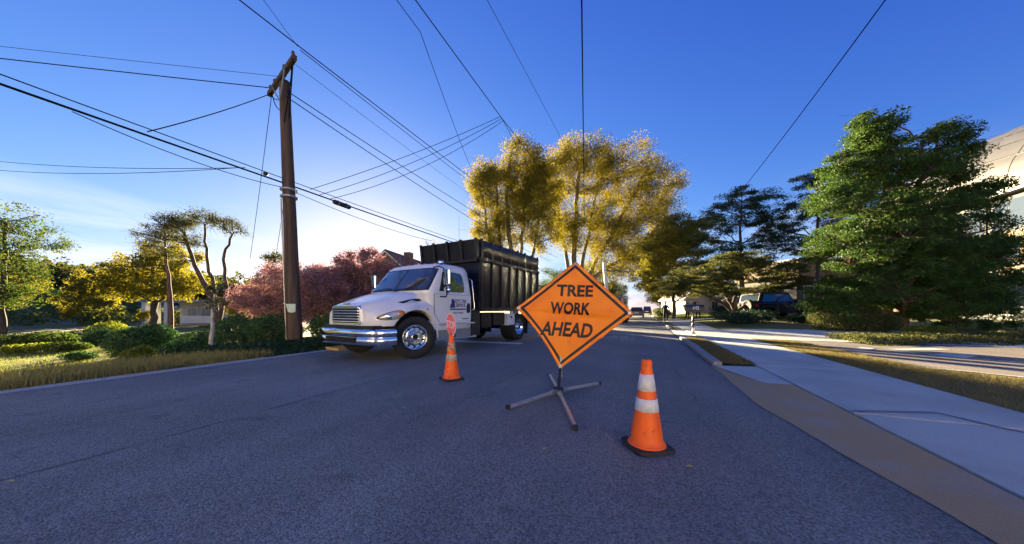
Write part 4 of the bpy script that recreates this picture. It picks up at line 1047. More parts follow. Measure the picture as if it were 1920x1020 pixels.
# ------------------------------------------------------------------ vehicles further off
def car(loc, rz, label, col, name='car', suv=False, group='cars far down the street', L=4.6, W=1.85):
    t = empty(name, loc, rz, label, 'car', group); m = mat('car_paint_%d_%d_%d' % tuple(int(c * 99) for c in col), col, .3, coat=.8)
    h1, h2 = (1.0, 1.75) if suv else (.85, 1.42)
    low_ = [(-L / 2, .35), (-L / 2 + .05, h1 - .1), (-L / 2 + .35, h1), (L / 2 - 1.2, h1), (L / 2 - .15, h1 - .15), (L / 2, .6), (L / 2 - .05, .3), (L / 2 - .3, .25), (-L / 2 + .3, .25)]
    body = MB().prism(low_, lambda a, b, d: (d, -a, b), -W / 2, W / 2).build('body', m, t, bevel=.09, seg=3)
    xb = -L / 2 + (.12 if suv else .45)
    cabp = [(xb, h1 - .03), (xb + .25, h2 - .08), (xb + .4, h2), (L / 2 - 2.2, h2), (L / 2 - 1.35, h1 - .03)]
    n = len(cabp)
    MB().add([(-s_ * (W / 2 - .08 - (.18 if b > h1 else 0)), -a, b) for s_ in (1, -1) for a, b in cabp], [tuple(range(n)), tuple(range(2 * n - 1, n - 1, -1))] + [(i, i + 1, n + i + 1, n + i) for i in range(n - 1)]).build('cabin', m, t, bevel=.05)
    MB().add([(s_ * (W / 2 - .16 - (.10 if b > h1 + .2 else 0)), -a - .02, b) for s_, a, b in ((-1, xb + .02, h1 + .05), (1, xb + .02, h1 + .05), (1, xb + .24, h2 - .14), (-1, xb + .24, h2 - .14))] , [(0, 1, 2, 3)]).build('rear_window', M_glass, t, loc=(0, .06, 0))
    for s_ in (-1, 1):
        MB().add([(s_ * (W / 2 - .075 - (.16 if b > h1 + .2 else 0)), -a, b) for a, b in ((xb + .25, h1 + .05), (L / 2 - 1.65, h1 + .05), (L / 2 - 2.25, h2 - .09), (xb + .45, h2 - .09))], [(0, 1, 2, 3)]).build('side_window', M_glass, t)
        MB().box(s_ * (W / 2 - .28), s_ * (W / 2 - .05), L / 2 - .03, L / 2 + .015, h1 - .28, h1 - .1).build('tail_light', M_red, t, bevel=.02)
        MB().box(s_ * (W / 2 - .35), s_ * (W / 2 - .08), -L / 2 - .01, -L / 2 + .1, .58, .72).build('headlight', M_lamp, t, bevel=.02)
        for y in (-L * .3, L * .3): wheel(t, s_ * (W / 2 - .1), y, .33, .22, s_, .2, style='car')
    MB().box(-.26, .26, L / 2 + .002, L / 2 + .014, .62, .74).build('number_plate', M_stopw, t)
    return t
car((.85, 74, 0), 180, 'dark blue car seen from behind, driving far along the street', (.02, .022, .035), suv=True)
car((-.7, 100, 0), 0, 'white car coming from the far end of the street', (.6, .6, .62))
car((4.2, 84, .1), 180, 'dark maroon car parked right of the far street', (.05, .015, .02))
car((-.75, 47, 0), 180, 'grey car waiting behind the tree crew vehicles', (.16, .16, .17))

# bucket truck working in the right lane behind the sign
BT = empty('bucket_truck', (-2.35, 27.2, 0), 0, 'grey bucket truck working in the right lane behind the orange sign', 'truck')
M_gt = mat('grey_blue_truck_paint', (.10, .13, .16), .4, coat=.4); M_rt = mat('red_machine_paint', (.45, .02, .02), .4, coat=.4)
MB().box(-1.15, 1.15, .0, 3.6, .75, 1.45).build('service_body', M_rt, BT, bevel=.03)
MB().box(-1.1, .75, .35, 3.5, 1.46, 2.35).build('tool_locker', M_gt, BT, bevel=.03)
MB().box(-1.0, .70, .33, .352, 1.6, 2.2).build('locker_door', M_glass, BT)
MB().prism([(3.7, .6), (3.7, 2.3), (4.9, 2.3), (5.4, 1.6), (6.3, 1.45), (6.4, .6)], lambda a, b, d: (d, a, b), -1.05, 1.05).build('cab', M_wpaint, BT, bevel=.08)
MB().box(-.95, .95, 3.66, 3.69, 1.6, 2.15).build('cab_rear_window', M_glass, BT)
MB().tube([(-.65, 2.6, 2.36), (-.85, 2.2, 4.6), (-.9, 2.0, 5.4)], [.16, .14, .12], 8).build('boom', M_stopw, BT)
MB().box(-1.15, 1.15, -.2, 0, .55, .7).build('rear_step', M_black, BT)
for s_ in (-1, 1):
    MB().box(s_ * .8, s_ * 1.1, -.03, .01, .85, 1.0).build('tail_light', M_red, BT, bevel=.02)
    wheel(BT, s_ * .95, 1.3, .48, .42, s_, .27, style='car'); wheel(BT, s_ * .95, 5.4, .48, .28, s_, .27, style='car')
MB().box(.3, .9, -.012, .0, 1.05, 1.3).build('rear_plate', M_stopw, BT)
cn = cone((-1.55, 27.35), 10, 'orange cone riding on the rear deck of the bucket truck', M_cone, M_refl); cn.location.z = 1.46; cn['group'] = 'cones carried on vehicles'

# off-road vehicle with spare wheel
JP = empty('offroad_vehicle', (6.75, 24.7, .36), YAW + 3, 'dark navy open-country vehicle with a spare wheel on its tail, parked among the shrubs', 'vehicle')
M_jp = mat('dark_navy_paint', (.006, .008, .022), .25, coat=.8)
JW = 1.75
bodyp = [(.25, .62), (.20, 1.18), (3.0, 1.22), (4.05, 1.16), (4.15, .95), (4.15, .62), (3.95, .55), (.4, .52)]
jb = MB().prism(bodyp, lambda a, b, d: (a, d, b), 0, JW).build('body', M_jp, JP, bevel=.04)
jt = MB().prism([(.25, 1.19), (.42, 1.84), (.55, 1.9), (2.35, 1.88), (2.85, 1.22)], lambda a, b, d: (a, d, b), .06, JW - .06).build('hard_top', M_black, JP, bevel=.05)
M_sg = mat('sky_reflection_blue_window', (.015, .16, .62), .25, 0, coat=.6)  # blue sky reflection painted into the side glass colour
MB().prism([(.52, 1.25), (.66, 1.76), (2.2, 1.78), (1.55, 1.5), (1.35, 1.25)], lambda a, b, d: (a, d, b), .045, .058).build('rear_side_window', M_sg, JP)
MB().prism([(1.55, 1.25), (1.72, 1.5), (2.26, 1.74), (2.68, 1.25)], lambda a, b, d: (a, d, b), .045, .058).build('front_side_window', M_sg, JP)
MB().prism([(.15, 1.28), (1.6, 1.28), (1.6, 1.75), (.15, 1.75)], lambda a, b, d: (.26 + (b - 1.19) * .26 - .004 - d, a, b), .0, .012).build('rear_window', M_glass, JP)
for x in (1.55, 2.75): MB().box(x, x + .012, -.006, .004, .66, 1.18).build('door_line', M_steel, JP)
MB().box(2.2, 2.42, -.014, 0, 1.06, 1.10).build('door_handle', M_black, JP)
MB().box(2.55, 2.75, -.26, -.05, 1.2, 1.42).build('side_mirror', M_black, JP, bevel=.03)
for x in (.85, 3.4):
    MB().prism([(x - .55, .62), (x - .42, .98), (x + .42, .98), (x + .55, .62), (x + .48, .62), (x + .36, .92), (x - .36, .92), (x - .48, .62)], lambda a, b, d: (a, d, b), -.12, .03).build('fender_flare', M_black, JP)
for x in (.85, 3.4):
    for y, s_ in ((.06, -1), (JW - .06, 1)):
        wo_ = wheel(JP, 0, 0, .41, .26, 1, .23, style='offroad'); wo_.location = (x, y, .41); wo_.rotation_euler = (0, 0, R(90 * s_))
sp_ = wheel(JP, 0, 0, .42, .27, 1, .24, style='offroad', name='spare_wheel'); sp_.location = (.06, .62, .98); sp_.rotation_euler = (0, 0, R(180))
for y in (.08, JW - .22): MB().box(.17, .24, y, y + .14, .95, 1.15).build('tail_light', M_red, JP, bevel=.01)
MB().box(.02, .22, .0, JW, .55, .70).build('rear_bumper', M_black, JP, bevel=.03)
MB().box(4.1, 4.3, .0, JW, .55, .72).build('front_bumper', M_black, JP, bevel=.03)

fc = cone((8.0, 23.3), 40, 'small orange cone lying on its side below the spare wheel', M_cone, M_refl); fc.location.z = .45; fc.rotation_euler = (R(90), 0, R(60)); fc.scale = (.6, .6, .6); fc['group'] = 'cones lying about'
# fallen leaves on the asphalt, a wrapper by the vehicle
M_fl = mat('fallen_yellow_leaf', (.55, .40, .14), .7, var=.2)
def leaf(x, y, s, rz, label, z=.006, m_=None):
    pl = [(-.5, 0), (-.25, .24), (.1, .3), (.5, .05), (.15, -.28), (-.2, -.22)]
    mb = MB(); mb.add([(a * s, b * s, abs(b) * s * .35 + .001) for a, b in pl], [(0, 1, 2, 3), (0, 3, 4, 5)])
    o = mb.build('fallen_leaf', m_ or M_fl); o.location = (x, y, z); o.rotation_euler = (0, 0, R(rz)); tag(o, label, 'leaf', 'fallen leaves on the road')
leaf(-.72, 2.38, .055, 70, 'small pale fallen leaf on asphalt in front of the sign stand')
leaf(.31, 2.51, .055, 20, 'yellow fallen leaf on asphalt just in front of the right cone')
leaf(-3.77, .58, .05, 15, 'pale fallen leaf at the far left bottom of the road')
leaf(-2.9, 3.1, .06, 15, 'upper of two pale leaves on the road left of the scuffed cone')
leaf(-2.5, 2.75, .045, 0, 'lower of two pale leaves on the road left of the scuffed cone')
leaf(.1, 3.5, .05, 40, 'tiny greenish leaf on the road behind the right cone', m_=mat('green_leaf', (.2, .3, .08), .7))
# ------------------------------------------------------------------ buildings
M_wallw = mat('white_siding', (.34, .33, .32), .8, var=.08, vscale=6)
M_wallg = mat('grey_siding', (.05, .055, .06), .75, var=.1, vscale=5, bump=.3, bscale=8, stretch=(.2, .2, 6))
M_wallb = mat('tan_siding', (.16, .115, .065), .8, var=.1, vscale=5)
M_brick = mat('brown_brick', (.20, .11, .075), .9, var=.25, vscale=18)
M_roofb = mat('brown_shingles', (.15, .09, .055), .9, var=.3, vscale=12, bump=.5, bscale=30)
M_roofg = mat('grey_roofing', (.20, .20, .24), .7, var=.15, vscale=4)
M_metal = mat('pale_metal_roof', (.085, .085, .087), .42, .2, var=.06, vscale=.8, bump=.06, bscale=3)
M_trim = mat('white_trim', (.6, .6, .58), .7)
M_pane = mat('window_pane', (.03, .04, .05), .08, coat=1)
def window(par, x0, x1, z0, z1, y, out=-1, frame=M_trim):
    f_ = MB().box(x0 - .07, x1 + .07, min(y, y + out * .06), max(y, y + out * .06), z0 - .07, z1 + .07).build('window', frame, par)
    MB().box(x0, x1, min(y + out * .061, y + out * .075), max(y + out * .061, y + out * .075), z0, z1).build('pane', M_pane, f_)
    MB().box((x0 + x1) / 2 - .02, (x0 + x1) / 2 + .02, min(y + out * .076, y + out * .09), max(y + out * .076, y + out * .09), z0, z1).build('glazing_bar', frame, f_)
def gable(par, x0, x1, y0, y1, h, rh, wall, roof, ov=.4):
    """house body with its gable towards -y"""
    xm = (x0 + x1) / 2
    MB().prism([(x0, 0), (x1, 0), (x1, h), (xm, h + rh), (x0, h)], lambda a, b, d: (a, d, b), y0, y1).build('wall', wall, par)
    k = rh / (xm - x0)
    for s_ in (-1, 1):
        e = (x1 - xm) + ov
        MB().add([(xm, y0 - ov, h + rh + .03), (xm + s_ * e, y0 - ov, h + rh - e * k + .03), (xm + s_ * e, y1 + ov, h + rh - e * k + .03), (xm, y1 + ov, h + rh + .03)] + [(xm, y0 - ov, h + rh + .2), (xm + s_ * e, y0 - ov, h + rh - e * k + .2), (xm + s_ * e, y1 + ov, h + rh - e * k + .2), (xm, y1 + ov, h + rh + .2)],
                 [(0, 1, 2, 3), (4, 5, 6, 7), (0, 1, 5, 4), (1, 2, 6, 5), (2, 3, 7, 6), (3, 0, 4, 7)]).build('roof', roof, par)
        MB().add([(xm, y0 - ov - .03, h + rh + .02), (xm + s_ * e, y0 - ov - .03, h + rh - e * k + .02), (xm + s_ * e, y0 - ov - .03, h + rh - e * k - .18), (xm, y0 - ov - .03, h + rh - .18)], [(0, 1, 2, 3)]).build('bargeboard', M_trim, par)
# house behind the pink trees: its roof hides the low sun
H1 = empty('gabled_house', (-28.4, 29.3, -.4), 14, 'brown gabled house behind the pink trees, sun glowing at its roof edge', 'house')
gable(H1, -4.3, 2.9, 0, 9, 5.6, 3.1, M_brick, M_roofb)
gable(H1, 2.2, 6.6, -1.5, 6, 4.6, 2.2, M_brick, M_roofb)
for x in (-2.6, -.2): window(H1, x, x + 1.1, 3.6, 5.0, 0)
window(H1, 3.8, 5.0, 2.9, 4.2, -1.5)
MB().box(-.6, .3, 4, 5, 7.5, 9.3).build('chimney', M_brick, H1)
# white house low among the left trees
H2 = empty('white_house', (-54.6, 20.3, -.9), YAW, 'white low house with columns glimpsed between left tree trunks', 'house')
MB().box(-.5, 4.5, 0, 6, 0, 2.9).build('wall', M_wallw, H2)
MB().box(-4.5, 5.0, -1.2, 6.5, 2.92, 3.25).build('roof', M_roofg, H2)
for x in (-4.0, -2.6, -1.2): MB().box(x - .25, x + .25, -1.0, -.5, 0, 2.9).build('column', M_trim, H2)
for x in (.6, 2.4): window(H2, x, x + 1.1, .9, 2.2, 0)
MB().box(1.0, 4.9, -1.3, -1.2, .3, 1.2).build('deck_rail', M_trim, H2)
# long low building in the valley
H3 = empty('long_low_building', (-107, 31, -1.5), YAW, 'long grey-roofed low building far off in the left valley', 'building')
MB().box(-5.5, 6, 0, 8, 0, 2.6).build('wall', M_wallg, H3)
MB().prism([(-6, 2.6), (6.5, 2.6), (5.5, 3.5), (-5, 3.5)], lambda a, b, d: (a, d, b), -.5, 8.5).build('roof', M_roofg, H3)
for x in (-4.5, -2, .5, 3): window(H3, x, x + 1.4, .8, 2.0, 0)
# white house across the lawn on the right
H4 = empty('porch_house', (10.2, 58.5, .3), YAW, 'white house with a dark hedge in front, seen beneath the layered tree', 'house')
gable(H4, -4.2, -.2, 0, 8, 2.6, 1.6, M_wallw, M_roofg)
MB().box(-.15, 7, .8, 8, 0, 2.5).build('wing', M_wallw, H4)
MB().box(-.4, 7.4, .2, 8.4, 2.52, 2.9).build('wing_roof', M_roofg, H4)
for x in (-3.3, .6, 2.6, 4.8): window(H4, x, x + .9, .8, 2.1, 0 if x < 0 else .8)
# modern house: grey with a tan band
H5 = empty('tan_banded_house', (18.6, 47.0, .4), YAW + 8, 'grey house with a tan upper band behind the dark vehicle', 'house')
MB().box(-2.6, 6, 0, 8, 0, 4.4).build('wall', M_wallg, H5)
for k in range(6): MB().box(-3.0 + k * 1.5, -1.53 + k * 1.5, -.5, 8, 4.42, 6.3).build('cladding_panel', M_wallb, H5)
MB().box(-3.2, 6.3, -.7, 8.2, 6.32, 6.55).build('roof', M_roofg, H5)
for x in (-1.6, 1.0, 3.4): window(H5, x, x + 1.3, 1.2, 3.4, 0)
# large house with a curved metal roof, parallel to the street
H6 = empty('curved_roof_house', (25.0, 28.0, .6), 0, 'large glazed house with a curved pale metal roof at the right edge', 'house')
EV, LN, DP = 9.0, 32.0, 14.0
MB().box(0, DP, 0, LN, 0, EV).build('wall', M_wallg, H6)
MB().box(-.12, 0, 0, LN, 5.9, 6.2).build('floor_band', M_wallb, H6)
MB().box(-.10, 0, 0, LN, 2.9, 3.2).build('floor_band', M_wallb, H6)
M_tg = mat('tall_glazing', (.05, .07, .10), .06, .2, coat=1)
for st, (z0, z1) in enumerate(((.6, 2.6), (3.5, 5.6), (6.5, 8.6))):
    for k in range(11):
        y = .7 + k * 2.8
        f_ = MB().box(-.08, .0, y - .08, y + 2.28, z0 - .08, z1 + .08).build('window', M_wallg if st == 2 else M_wallb, H6)
        for j in range(2): MB().box(-.10, -.081, y + j * 1.12, y + j * 1.12 + 1.04, z0, z1).build('pane', M_tg, f_)
for k in range(11): MB().box(-.5, -.3, k * 2.8 + .2, k * 2.8 + .42, 3.2, 5.9).build('balcony_post', M_wallb, H6)
MB().box(-.95, -.12, 0, LN, 3.0, 3.18).build('balcony_floor', M_wallb, H6)
for k in range(3): MB().box(-.92, -.88, 0, LN, 3.45 + k * .28, 3.55 + k * .28).build('balcony_rail', M_wallb, H6)
MB().box(-.7, DP + .7, -.3, LN + .3, EV + .002, EV + .22).build('eave', M_black, H6)
nr, ncx = 9, 12
def rp(a, y, o_=0):
    u = (y - LN / 2) / (LN / 2 + .8); g = math.sqrt(max(0, 1 - u * u)); w_ = g ** .55
    return (DP / 2 - (DP / 2 + .6 + o_) * math.cos(a) * w_, y, EV + .22 + (7.2 * g ** .9 + o_) * math.sin(a) ** .9)
roof6 = MB().grid([[rp(a, y, -.06) for a in np.linspace(0, math.pi, 26)] for y in np.linspace(-.75, LN + .75, 40)]).build('roof', M_roofg, H6, smooth=True)
for i in range(nr):
    for j in range(ncx):
        sk = .012 * j
        a0_, a1_ = math.pi * .60 * i / nr + .006, math.pi * .60 * (i + 1) / nr - .006; y0, y1 = -.7 + (LN + 1.4) * j / ncx + .03, -.7 + (LN + 1.4) * (j + 1) / ncx - .03
        Pg = [[rp(a, y, .02 + .03 * math.sin(math.pi * (a - a0_) / (a1_ - a0_))) for a in np.linspace(a0_, a1_, 4)] for y in np.linspace(y0, y1, 4)]
        MB().grid(Pg).build('roof_panel', M_metal, roof6, smooth=True)
# low terrace walls in front of it
for k in range(3):
    TW = empty('terrace_wall', (20.5 + k * 1.3, 17.5 + k * .9, .3 + .25 * k), 0, ['lowest stone terrace wall below the curved-roof house', 'middle stone terrace wall below the curved-roof house', 'highest stone terrace wall below the curved-roof house'][k], 'wall', 'terrace walls')
    MB().box(0, .4, 0, 18, 0, .45).build('wall', M_wallg, TW, bevel=.02); MB().box(-.05, .45, -.05, 18.05, .455, .52).build('coping', M_conc, TW)

# ------------------------------------------------------------------ trees
bark_g = mat('grey_bark', (.17, .14, .115), .9, var=.35, vscale=6, bump=.6, bscale=20, stretch=(1, 1, .3))
bark_d = mat('dark_bark', (.075, .055, .042), .9, var=.35, vscale=6, bump=.6, bscale=20, stretch=(1, 1, .3))
bark_r = mat('red_brown_bark', (.12, .07, .05), .9, var=.35, vscale=6, bump=.6, bscale=20, stretch=(1, 1, .3))
bark_p = mat('pale_bark', (.36, .34, .32), .9, var=.25, vscale=10)
L_gold = leafmat('golden_leaves', [(.29, .22, .004), (.33, .25, .005), (.20, .18, .007), (.36, .26, .004), (.15, .165, .010), (.23, .185, .005)], .42)
L_goldg = leafmat('yellow_green_leaves', [(.20, .18, .014), (.27, .23, .018), (.14, .15, .016), (.30, .24, .015)], .5)
L_green = leafmat('green_leaves', [(.06, .11, .014), (.09, .13, .016), (.045, .085, .014), (.13, .15, .02)], .4)
L_pine = leafmat('pine_needles', [(.024, .052, .015), (.034, .068, .017), (.045, .075, .017), (.018, .040, .013)], .25)
L_cedar = leafmat('cedar_foliage', [(.052, .115, .016), (.072, .14, .018), (.038, .085, .014), (.10, .155, .02)], .35)
L_pink = leafmat('pink_blossom_leaves', [(.42, .20, .23), (.32, .14, .17), (.52, .31, .33), (.23, .11, .12), (.26, .18, .12)], .35)
L_hedge = leafmat('hedge_leaves', [(.034, .098, .020), (.050, .13, .026), (.024, .072, .018), (.068, .15, .030)], .25, .04)
L_lime = leafmat('lime_leaves', [(.16, .20, .015), (.22, .24, .018), (.11, .16, .015)], .45)
L_ivy = leafmat('ivy_leaves', [(.014, .048, .018), (.022, .066, .022), (.010, .034, .014)], .2, .04)
L_olive = leafmat('olive_leaves', [(.10, .11, .022), (.075, .09, .02), (.14, .13, .03)], .35)
L_dry = leafmat('dry_grass_blades', [(.36, .29, .10), (.26, .25, .06), (.42, .34, .14), (.18, .22, .045)], .4, .02)
L_grass = leafmat('green_grass_blades', [(.13, .20, .02), (.19, .22, .03), (.24, .22, .05)], .4, .02)
L_verge = leafmat('verge_grass_blades', [(.24, .18, .07), (.17, .16, .045), (.30, .22, .10), (.11, .14, .03)], .35, .02)
L_litter = leafmat('leaf_litter_pieces', [(.40, .22, .05), (.30, .17, .05), (.48, .30, .08)], .3, .02)

tree('yellow_tree', 'tall many-stemmed yellow tree directly behind the black truck box', (-10.3, 25.0, 0), [(0, 0, -.1), (.1, 0, 1.5), (-.2, 0, 5), (-.8, .3, 11), (-.4, 0, 14.5)], .30,
     [(-1.6, 0, 10.2, 2.3, 2.2, 3.6), (.8, 0, 13.2, 2.4, 2.2, 2.8), (-2.4, 0, 6.9, 1.5, 1.6, 1.9), (2.4, 0, 8.8, 1.8, 1.8, 3.0), (2.9, 0, 12.0, 1.4, 1.4, 2.0), (.2, 0, 9.5, 2.0, 1.8, 3.2), (-2.7, 0, 12.0, 1.3, 1.4, 2.0)],
     L_gold, bark_g, 11, 440, 230, .85, .125, 18, stems=[[(.1, 0, 1.2), (-1.2, .2, 4), (-2.3, 0, 7.5), (-2.8, 0, 11)], [(.1, 0, 1.0), (1.2, -.2, 4), (2.0, 0, 8), (2.6, 0, 12)], [(.1, 0, 1.4), (.5, .4, 5), (.8, 0, 9), (1.0, 0, 13)], [(0, .1, .8), (-.8, -.5, 4), (-1.4, 0, 8), (-1.6, 0, 12)]], fork=.35, twigs=4, shell=.4)
tree('yellow_tree', 'largest broad golden tree whose crown arches over the street', (-8.4, 42.0, 0), [(0, 0, -.1), (.1, 0, 3), (-.2, 0, 9), (.2, 0, 15), (.5, 0, 20)], .50,
     [(.8, 0, 20.6, 4.4, 4, 4.4), (-3.0, 0, 18.6, 2.6, 3, 4.2), (7.2, 0, 19.3, 4.6, 4, 4.4), (11.4, 0, 16.6, 3.0, 3, 4.0), (8.6, 0, 11.5, 5.4, 4, 3.6), (3.0, 0, 12.5, 4.2, 4, 5), (7.2, 0, 6.9, 5.0, 4, 1.9), (-1.4, 0, 12, 2.0, 2.4, 3), (12.6, 0, 9.0, 2.4, 3, 3)],
     L_goldg if False else L_gold, bark_g, 5, 920, 180, 1.35, .175, 26, stems=[[(.1, 0, 2.5), (3, 0, 8), (7, 0, 15), (9, 0, 19)], [(0, 0, 3.2), (-1.5, 0, 9), (-2.6, 0, 16)], [(0, 0, 2.8), (4, 0, 6.5), (9, 0, 10), (12, 0, 13.5)], [(.1, 0, 3.5), (1.6, .5, 10), (3.0, 0, 18)]], fork=.35, twigs=3, shell=.4)
tree('street_tree', 'yellow-green tree beside the standing person, overhanging the kerb', (3.0, 37.1, 0), [(0, 0, -.1), (.1, 0, 1.6), (-.1, 0, 3.2), (.3, 0, 7.5)], .20,
     [(0, 0, 6.6, 3.6, 3.2, 3.6), (2.3, 0, 9.0, 2.3, 2.3, 2.3), (-2.2, 0, 4.4, 2.0, 2, 1.5), (2.9, 0, 4.4, 2.5, 2.4, 1.6), (-.4, 0, 3.2, 2.6, 2, .8), (-2.6, 0, 7.0, 1.8, 2, 2.2), (.4, 0, 9.4, 2.2, 2, 1.8)], L_goldg, bark_d, 21, 400, 140, .85, .17, 10, fork=.3, twigs=3, flatcl=.6)
tree('layered_tree', 'low spreading green tree with layered boughs in front of the vehicle', (5.8, 25.2, .38), [(0, 0, -.1), (.05, 0, .5), (-.1, .1, 1.1), (.1, 0, 1.9)], .17,
     [(-1.8, 0, 3.0, 2.6, 2, .9), (1.5, 0, 3.4, 2.6, 2, .85), (-4.0, 0, 2.2, 1.6, 1.5, .55), (3.7, 0, 2.6, 1.8, 1.6, .55), (0, 0, 4.0, 2, 1.6, .55), (-1.5, 0, 1.9, 2.2, 1.6, .35), (1.7, 0, 2.1, 2.2, 1.6, .3)], L_olive, bark_d, 31, 260, 150, .55, .125, 14, stems=[[(0, 0, .35), (-.8, 0, 1.1), (-2.2, 0, 1.8), (-3.4, 0, 2.2)], [(0, 0, .4), (.9, 0, 1.2), (2.2, 0, 1.9), (3.4, 0, 2.3)], [(0, 0, .5), (-.5, .2, 1.6), (-1.2, 0, 2.8)]], fork=.4, flatcl=.28, flatz=.5, twigs=3, lift=.1)
tree('pine_tree', 'dark pine behind the layered tree, left of the two tall pines', (7.9, 32.7, .35), [(0, 0, -.1), (.1, 0, 4), (0, 0, 8), (.1, 0, 10.8)], .22,
     [(0, 0, 9.5, 3.0, 2.5, 1.7), (-2.3, 0, 7.4, 1.8, 2, 1.8), (1.9, 0, 7.4, 2.2, 2, 1.8), (-.5, 0, 5.2, 3, 2.5, 1.4), (.4, 0, 10.8, 1.6, 1.4, .9)], L_pine, bark_r, 41, 230, 130, .62, .17, 16, excurrent=True, fork=.35, flatcl=.38, aspect=.28, twigs=3)
tree('pine_tree', 'dark open-branched pine between the left pine and the big cedar', (12.9, 32.6, .38), [(0, 0, -.1), (.2, 0, 4), (.1, 0, 8), (0, 0, 11)], .24,
     [(-.4, 0, 9.8, 2.8, 2.5, 1.6), (-2.5, 0, 7.3, 1.7, 2, 1.5), (1.8, 0, 8.2, 2, 2, 1.7), (-.4, 0, 5.7, 3, 2.5, 1.2), (0, 0, 11.2, 1.2, 1.2, .7)], L_pine, bark_r, 43, 210, 120, .60, .17, 16, excurrent=True, fork=.35, flatcl=.36, aspect=.28, twigs=3)
tree('cedar_tree', 'huge dark green cedar with two tops standing at the right of the lot', (11.2, 20.5, .12), [(0, 0, -.1), (-.1, 0, 2.5), (-.35, 0, 5.5), (-1.1, 0, 8.2), (-1.4, 0, 10.1)], .26,
     [(-1.4, 0, 9.1, 1.15, 1.1, 1.2), (-2.1, 0, 7.5, 1.6, 1.3, 1.0), (1.7, 0, 8.3, 1.25, 1.2, 1.3), (.6, 0, 7.2, 1.9, 1.5, 1.0), (3.0, 0, 6.3, 1.7, 1.2, .8), (-2.6, 0, 6.0, 1.4, 1.2, .8), (-1.2, 0, 4.1, 2.5, 2, 1.5), (1.7, 0, 4.0, 2.8, 2.2, 1.5), (-2.3, 0, 1.9, 1.7, 1.6, 1.2), (.7, 0, 1.8, 2.8, 2.2, 1.4), (3.4, 0, 1.9, 1.6, 1.6, 1.2), (3.7, 0, 3.6, 1.2, 1.3, .9), (-.2, -.6, 2.6, 2.6, 1.4, 1.6), (0, -.3, 5.4, 2.4, 1.4, 1.0), (-3.0, 0, .9, 1.2, 1.2, .8), (2.2, -.6, .9, 2.0, 1.2, .8), (-.6, 0, 8.2, 1.4, 1.0, .9)],
     L_cedar, bark_r, 51, 1300, 165, .46, .12, 34, stems=[[(-.2, 0, 4.2), (.5, 0, 6.2), (1.4, 0, 8), (1.8, 0, 9.4)]], excurrent=True, fork=.12, flatcl=.5, aspect=.42, twigs=3, lift=.35, shell=.42)
tree('roadside_conifer', 'dark conifer cut off by the right edge, in front of the curved-roof house', (20.0, 22.2, .3), [(0, 0, -.1), (0, 0, 3), (0, 0, 6.4)], .14, [(0, 0, 3.4, 1.0, 1, 2.4), (0, 0, 1.6, 1.3, 1.2, 1.2)], L_cedar, bark_r, 53, 90, 130, .4, .12, 10, excurrent=True, fork=.1, flatcl=.5)
# left
tree('edge_tree', 'loose-branched tree at the left edge with golden low boughs', (-45.7, 6.7, -1.7), [(0, 0, -.1), (0, 0, 3), (.2, 0, 6), (.3, 0, 9.5)], .20,
     [(2.2, 0, 7.9, 2.0, 1.8, 1.8), (.2, 0, 9.6, 2.2, 1.8, 1.5), (-2.0, 0, 8.0, 2, 1.8, 2), (1.2, 0, 5.8, 1.8, 1.5, 1.0), (.8, 0, 3.9, 2.4, 2, 1.1), (-1.2, 0, 4.2, 2, 1.8, 1.3)], L_green, bark_d, 61, 150, 70, .70, .17, 14, fork=.3, twigs=4, lift=.3)
tree('field_tree', 'golden rounded tree standing alone beyond the lawn', (-75, 17.2, -1.6), [(0, 0, -.1), (0, 0, 3), (0, 0, 6)], .22, [(-.6, 0, 3.4, 2.6, 2.4, 2.2), (1.2, 0, 5.4, 2.4, 2.2, 2.0), (.2, 0, 6.8, 2, 2, 1.5), (2.6, 0, 3.6, 1.4, 1.4, 1.2)], L_goldg, bark_d, 63, 130, 110, .8, .26, 8)
tree('field_tree', 'yellow-topped tree just left of the golden rounded field tree', (-84, 12.5, -1.6), [(0, 0, -.1), (0, 0, 3), (0, 0, 6)], .22, [(-1.2, 0, 4.8, 3.4, 2.4, 2.0), (1.6, 0, 6.4, 2.6, 2.2, 1.8), (-3.6, 0, 6.4, 2.6, 2, 1.6)], L_goldg, bark_d, 64, 140, 110, .9, .28, 8)
tree('young_tree', 'small bright yellow young tree beside the long low building', (-58, 18.0, -1.2), [(0, 0, -.1), (0, 0, 1), (0, 0, 2)], .06, [(0, 0, 1.6, .55, .55, .9)], L_gold, bark_d, 65, 40, 70, .35, .16, 5)
tree('gold_tree', 'broad golden tree behind the bare-trunked pine at left', (-44.0, 14.2, -1.0), [(0, 0, -.1), (0, 0, 3), (0, 0, 7)], .28, [(-2.0, 0, 5.6, 2.6, 2.4, 2.0), (1.0, 0, 7.0, 3.0, 2.4, 1.8), (2.8, 0, 4.6, 2.4, 2.2, 1.5), (-.2, 0, 4.2, 2.4, 2.2, 1.2), (-3.6, 0, 4.2, 1.5, 1.5, 1.2)], L_goldg, bark_d, 66, 200, 120, .75, .2, 10)
tree('gold_tree', 'golden tree filling the gap left of the pink trees', (-39.5, 20.2, -.8), [(0, 0, -.1), (0, 0, 1.2), (0, 0, 2.6)], .2, [(-1.0, 0, 2.0, 2.0, 2, .9), (1.8, 0, 2.6, 2.2, 2, .9), (3.8, 0, 2.6, 2.0, 2, 1.0)], L_goldg, bark_d, 67, 120, 100, .65, .18, 10)
